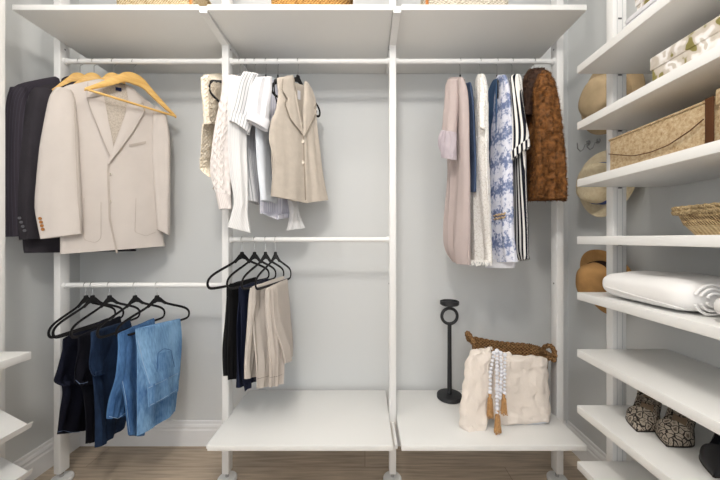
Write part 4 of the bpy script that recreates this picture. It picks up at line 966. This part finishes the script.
# shoes
SNK = cells('snakeskin', (184, 172, 156), (40, 32, 28), 50, .05, spec=.4, rough=.45, bump=.5, inner=(104, 92, 80))
SOLE = mat('dark_sole', (44, 36, 32), rough=.6); INSO = fabric('insole', (150, 130, 110))
BLP = mat('black_leather', (24, 24, 30), rough=.3, spec=.6); BLI = fabric('grey_insole', (92, 90, 98))
def pump(name, toe, yaw, L, label, m, mi_, strap=True, heel_h=.062):
    """pointed slingback pump; local x from heel (0) to toe (L)"""
    z0 = toe.z; R = Matrix.Rotation(yaw, 3, 'Z'); o = toe-R @ Vector((L, 0, 0)); o.z = z0
    T = lambda x, y, z: o+R @ Vector((x*L, y, z))
    t = thing(name, (o.x, o.y, z0), label, 'shoe', None)
    def hgt(u): return heel_h*(1-min(1, max(0, u-.12)/.55))**1.4 if u > .12 else heel_h
    def wid(u): return 1.18*wid0(u)
    def wid0(u): return .030*(.75+.25*math.sin(min(1, u/.25)*PI/2)) if u < .35 else (.030+.010*math.sin((u-.35)/.35*PI/2) if u < .62 else .0395*max(.04, 1-((u-.62)/.38)**1.5))
    N = 40; K = 20; V = []; Fc = []; V2 = []
    # upper: toe box closed on top, open in the middle, heel counter behind
    for i in range(N+1):
        u = i/N; w_ = wid(u); s = hgt(u)+.004
        if u < .16: rimh = .046
        elif u < .62: rimh = .046-.026*min(1, (u-.16)/.2)
        else: rimh = .026
        toe_h = .026+.024*max(0, 1-(u-.6)/.3) if u > .6 else 0
        for k in range(K+1):
            g = -PI/2+PI*k/K
            if u > .60:      # closed vamp
                hh = max(.006, .052*(1-((u-.6)/.4)**1.3)+.004)
                V.append(T(u, w_*math.sin(g), s+hh*max(0, math.cos(g))**.7))
            else:            # side walls only, folded inside
                side = math.sin(g); c = 1-abs(g)/(PI/2)
                if c < .5: V.append(T(u, math.copysign(w_*(1-.15*c*2), g), s+rimh*c*2))
                else: V.append(T(u, math.copysign(w_*.8*(1-(c-.5)*2)+.0001, g), s+rimh*max(0, 1-(c-.5)*8)+.002))
    for i in range(N):
        for k in range(K): a = i*(K+1)+k; Fc.append((a, a+1, a+K+2, a+K+1))
    Fc.append(tuple(range(K+1))); b0 = len(V)
    u = MB().add(V, Fc); u.build('upper', m, t)
    V = []; Fc = []
    for i in range(N+1):
        uu = i/N; w_ = wid(uu)+.001; s = hgt(uu)
        V += [T(uu, -w_, s+.0045), T(uu, w_, s+.0045), T(uu, w_, s), T(uu, -w_, s)]
    for i in range(N):
        for k in range(4): Fc.append((i*4+k, i*4+(k+1) % 4, i*4+4+(k+1) % 4, i*4+4+k))
    Fc += [(0, 1, 2, 3), (N*4+3, N*4+2, N*4+1, N*4)]
    MB().add(V, Fc).build('sole', SOLE, t)
    V = []; Fc = []
    for i in range(9):
        k = i/8; z = heel_h*k+.001; r = .009+.018*k**2.5
        for g in range(14):
            a = 2*PI*g/14; V.append(T((.028+.012*(k) + r*math.cos(a))/L, r*math.sin(a), z))
    for i in range(8):
        for g in range(14): Fc.append((i*14+g, i*14+(g+1) % 14, (i+1)*14+(g+1) % 14, (i+1)*14+g))
    Fc += [tuple(range(14)), tuple(8*14+g for g in range(14))]
    MB().add(V, Fc).build('heel', m, t)
    V = [T(a, b_*wid(a)*.86, hgt(a)+.0065) for a in [.03+.6*i/12 for i in range(13)] for b_ in (-1, 1)]
    V += [v-Vector((0, 0, .0015)) for v in V]
    Fc = [(2*i, 2*i+1, 2*i+3, 2*i+2) for i in range(12)]+[(26+2*i+2, 26+2*i+3, 26+2*i+1, 26+2*i) for i in range(12)]
    MB().add(V, Fc).build('insole', mi_, t)
    if strap:
        pts = [T(.22-.2*math.cos(a)-.0, .036*math.sin(a), heel_h+.05+.035*max(0, math.cos(a))) for a in [math.radians(-100+i*10) for i in range(21)]]
        MB().tube(pts, .006, n=8, flat=.35, ref=(0, 0, 1)).build('strap', m, t)
    return t
def toe_at(x, y, Y): p = P(x, y, Y); return Vector((p.x, p.y, Z7+.0005))
Yt = lambda y: (H-Z7)*F/(y-CY)
pump('pump_shoe', toe_at(637, 432, Yt(432)), math.radians(-143), .20, 'snakeskin pump shoe with strap, left one of the pair', SNK, INSO)
pump('pump_shoe', toe_at(667, 447, Yt(447)), math.radians(-147), .205, 'snakeskin pump shoe, right one of the pair, nearer black shoe', SNK, INSO)
pump('black_pump', toe_at(714, 478, Yt(478)), math.radians(-150), .22, 'black leather shoe cut off by the right edge', BLP, BLI, strap=False, heel_h=.05)

# ---------------------------------------------------------------- hats on the right wall
def hat(name, label, c, tilt, m, mband, rb, rc_, hc, sq=1.15, dent=.02, seed=1):
    ax = Vector(tilt).normalized(); t = thing(name, c, label, 'hat')
    wav = lambda p, g: p+Vector((0, 0, .012*math.sin(2*g+seed)*(math.hypot(p.x, p.y)/rb)**2))
    br = [(rc_*.9, .0), (rb*.8, .002), (rb*.97, .008), (rb, .012), (rb*.98, .014), (rb*.8, .0065), (rc_*.9, .005), (rc_*.9, 0)]
    MB().lathe(br, c, ax, n=56, mod=wav).build('brim', m, t)
    cr = [(rc_, .0), (rc_*1.0, .02), (rc_*.97, hc*.5), (rc_*.92, hc*.75), (rc_*.8, hc*.93), (rc_*.6, hc), (rc_*.35, hc+.004-dent*.6), (rc_*.15, hc+.0055-dent), (0, hc+.006-dent)]
    MB().lathe(cr, c, ax, n=48, mod=lambda p, g: Vector((p.x, p.y*(1-.12*(p.z/hc)**2), p.z+.006*math.sin(3*g+seed)*(p.z/hc)*min(1, math.hypot(p.x, p.y)/rc_)**2))).build('crown', m, t)
    MB().lathe([(rc_*1.012, .004), (rc_*1.018, .04), (rc_*1.01, .041), (rc_*.985, .04), (rc_*.995, .004), (rc_*1.012, .004)], c, ax, n=48).build('hat_band', mband, t)
    return t
def wall_hook(y, z, label):
    t = thing('wall_hook', (XR, y, z), label, 'hook', None)
    MB().lathe([(0, 0), (.014, 0), (.014, .004), (0, .006)], (XR-.0005, y, z), (-1, 0, 0), n=18).build('base_plate', STEEL, t)
    MB().tube([Vector((XR-.004, y, z)), Vector((XR-.02, y, z-.01)), Vector((XR-.03, y, z-.035)), Vector((XR-.045, y, z-.045)), Vector((XR-.06, y, z-.03)), Vector((XR-.062, y, z+.0))], .0028, n=8).build('prong', STEEL, t)
SUE = fabric('tan_suede', (196, 174, 140), var=.15, vscale=14); STW = woven('straw', (246, 232, 200), (228, 208, 168), .006, .005, .3)
FELT = fabric('camel_felt', (184, 142, 92), var=.12, vscale=20); GREYF = fabric('grey_felt', (172, 168, 164))
BLB = fabric('blue_band', (84, 100, 158)); DKB = fabric('dark_band', (52, 38, 30)); WHF = fabric('white_felt', (226, 224, 220))
hat('tan_hat', 'tan suede hat on wall behind the top right shelves', (1.165, 1.46, H-(98-CY)*1.46/F), (-1, -.12, -.1), SUE, SUE, .165, .105, .105, dent=.0, seed=2)
hat('straw_hat', 'cream straw hat with blue band on wall between right shelves', (1.16, 1.475, H-(184-CY)*1.475/F), (-1, -.12, .05), STW, BLB, .16, .098, .11, dent=.012, seed=0)
hat('camel_hat', 'camel brown felt hat with dark band, lowest on the wall', (1.16, 1.475, H-(281-CY)*1.475/F), (-1, -.05, -.18), FELT, DKB, .158, .10, .11, dent=.0, seed=1)
hat('grey_hat', 'pale hat mostly hidden below the tan suede hat', (1.185, 1.52, H-(112-CY)*1.52/F), (-1, 0, 0), WHF, GREYF, .15, .09, .05, dent=.0, seed=3) if 0 else None
wall_hook(1.66, H-(143-CY)*1.66/F, 'small steel wall hook between the tan hat and straw hat')
wall_hook(1.59, H-(141-CY)*1.59/F, 'second small steel wall hook nearer the shelves')

# ---------------------------------------------------------------- baskets on the top shelves
ZT = ZTOP+.0245
CW = woven('cream_basket', (232, 214, 178), (186, 154, 104), .012, .01, 1); OW = woven('honey_basket', (206, 158, 92), (136, 90, 40), .014, .011, 1)
CHV = woven('pale_chevron', (230, 222, 206), (182, 170, 148), .02, .012, .8); LEA = mat('brown_leather', (186, 116, 52), rough=.5)
def tbasket(x0, x1, y0, y1, h, m, label, hm, round_=.03, hx_=None):
    t = thing('storage_basket', ((x0+x1)/2, (y0+y1)/2, ZT), label, 'basket', None)
    b = MB(); basket_shell(b, x0, x1, y0, y1, ZT, ZT+h, round_, .012); b.build('body', m, t)
    rim = []; pp = rrect(x0, x1, y0, y1, round_, 6)
    for (x, y), (x2, y2) in zip(pp, pp[1:]+pp[:1]):
        k = max(1, int(math.hypot(x2-x, y2-y)/.008))
        for i in range(k): rim.append(Vector((x+(x2-x)*i/k, y+(y2-y)*i/k, ZT+h)))
    braid(rim, .009, m, 'rim', t, closed=True, turns=50)
    for hx in hx_ or []:
        MB().tube([Vector((hx, y0-.006, ZT+.02)), Vector((hx, y0-.008, ZT+h)), Vector((hx+.02, y0, ZT+h+.05)), Vector((hx+.06, y0-.002, ZT+h+.07))], .007, n=8, flat=.5, ref=(0, 1, 0)).build('handle', hm, t)
    return t
px = lambda x, Y: (x-CX)*Y/F
tbasket(px(112, 1.39), px(193, 1.39), 1.38, 1.68, .17, CW, 'cream woven basket with leather handle on the top left shelf', LEA, hx_=[px(191, 1.375)])
tbasket(px(267, 1.39), px(350, 1.39), 1.38, 1.70, .16, OW, 'honey brown wicker basket on the top middle shelf', LEA, round_=.06)
tbasket(px(428, 1.39), px(512, 1.39), 1.38, 1.68, .17, CHV, 'pale chevron woven basket on the top right shelf of back wall', LEA, hx_=[px(427, 1.375)])
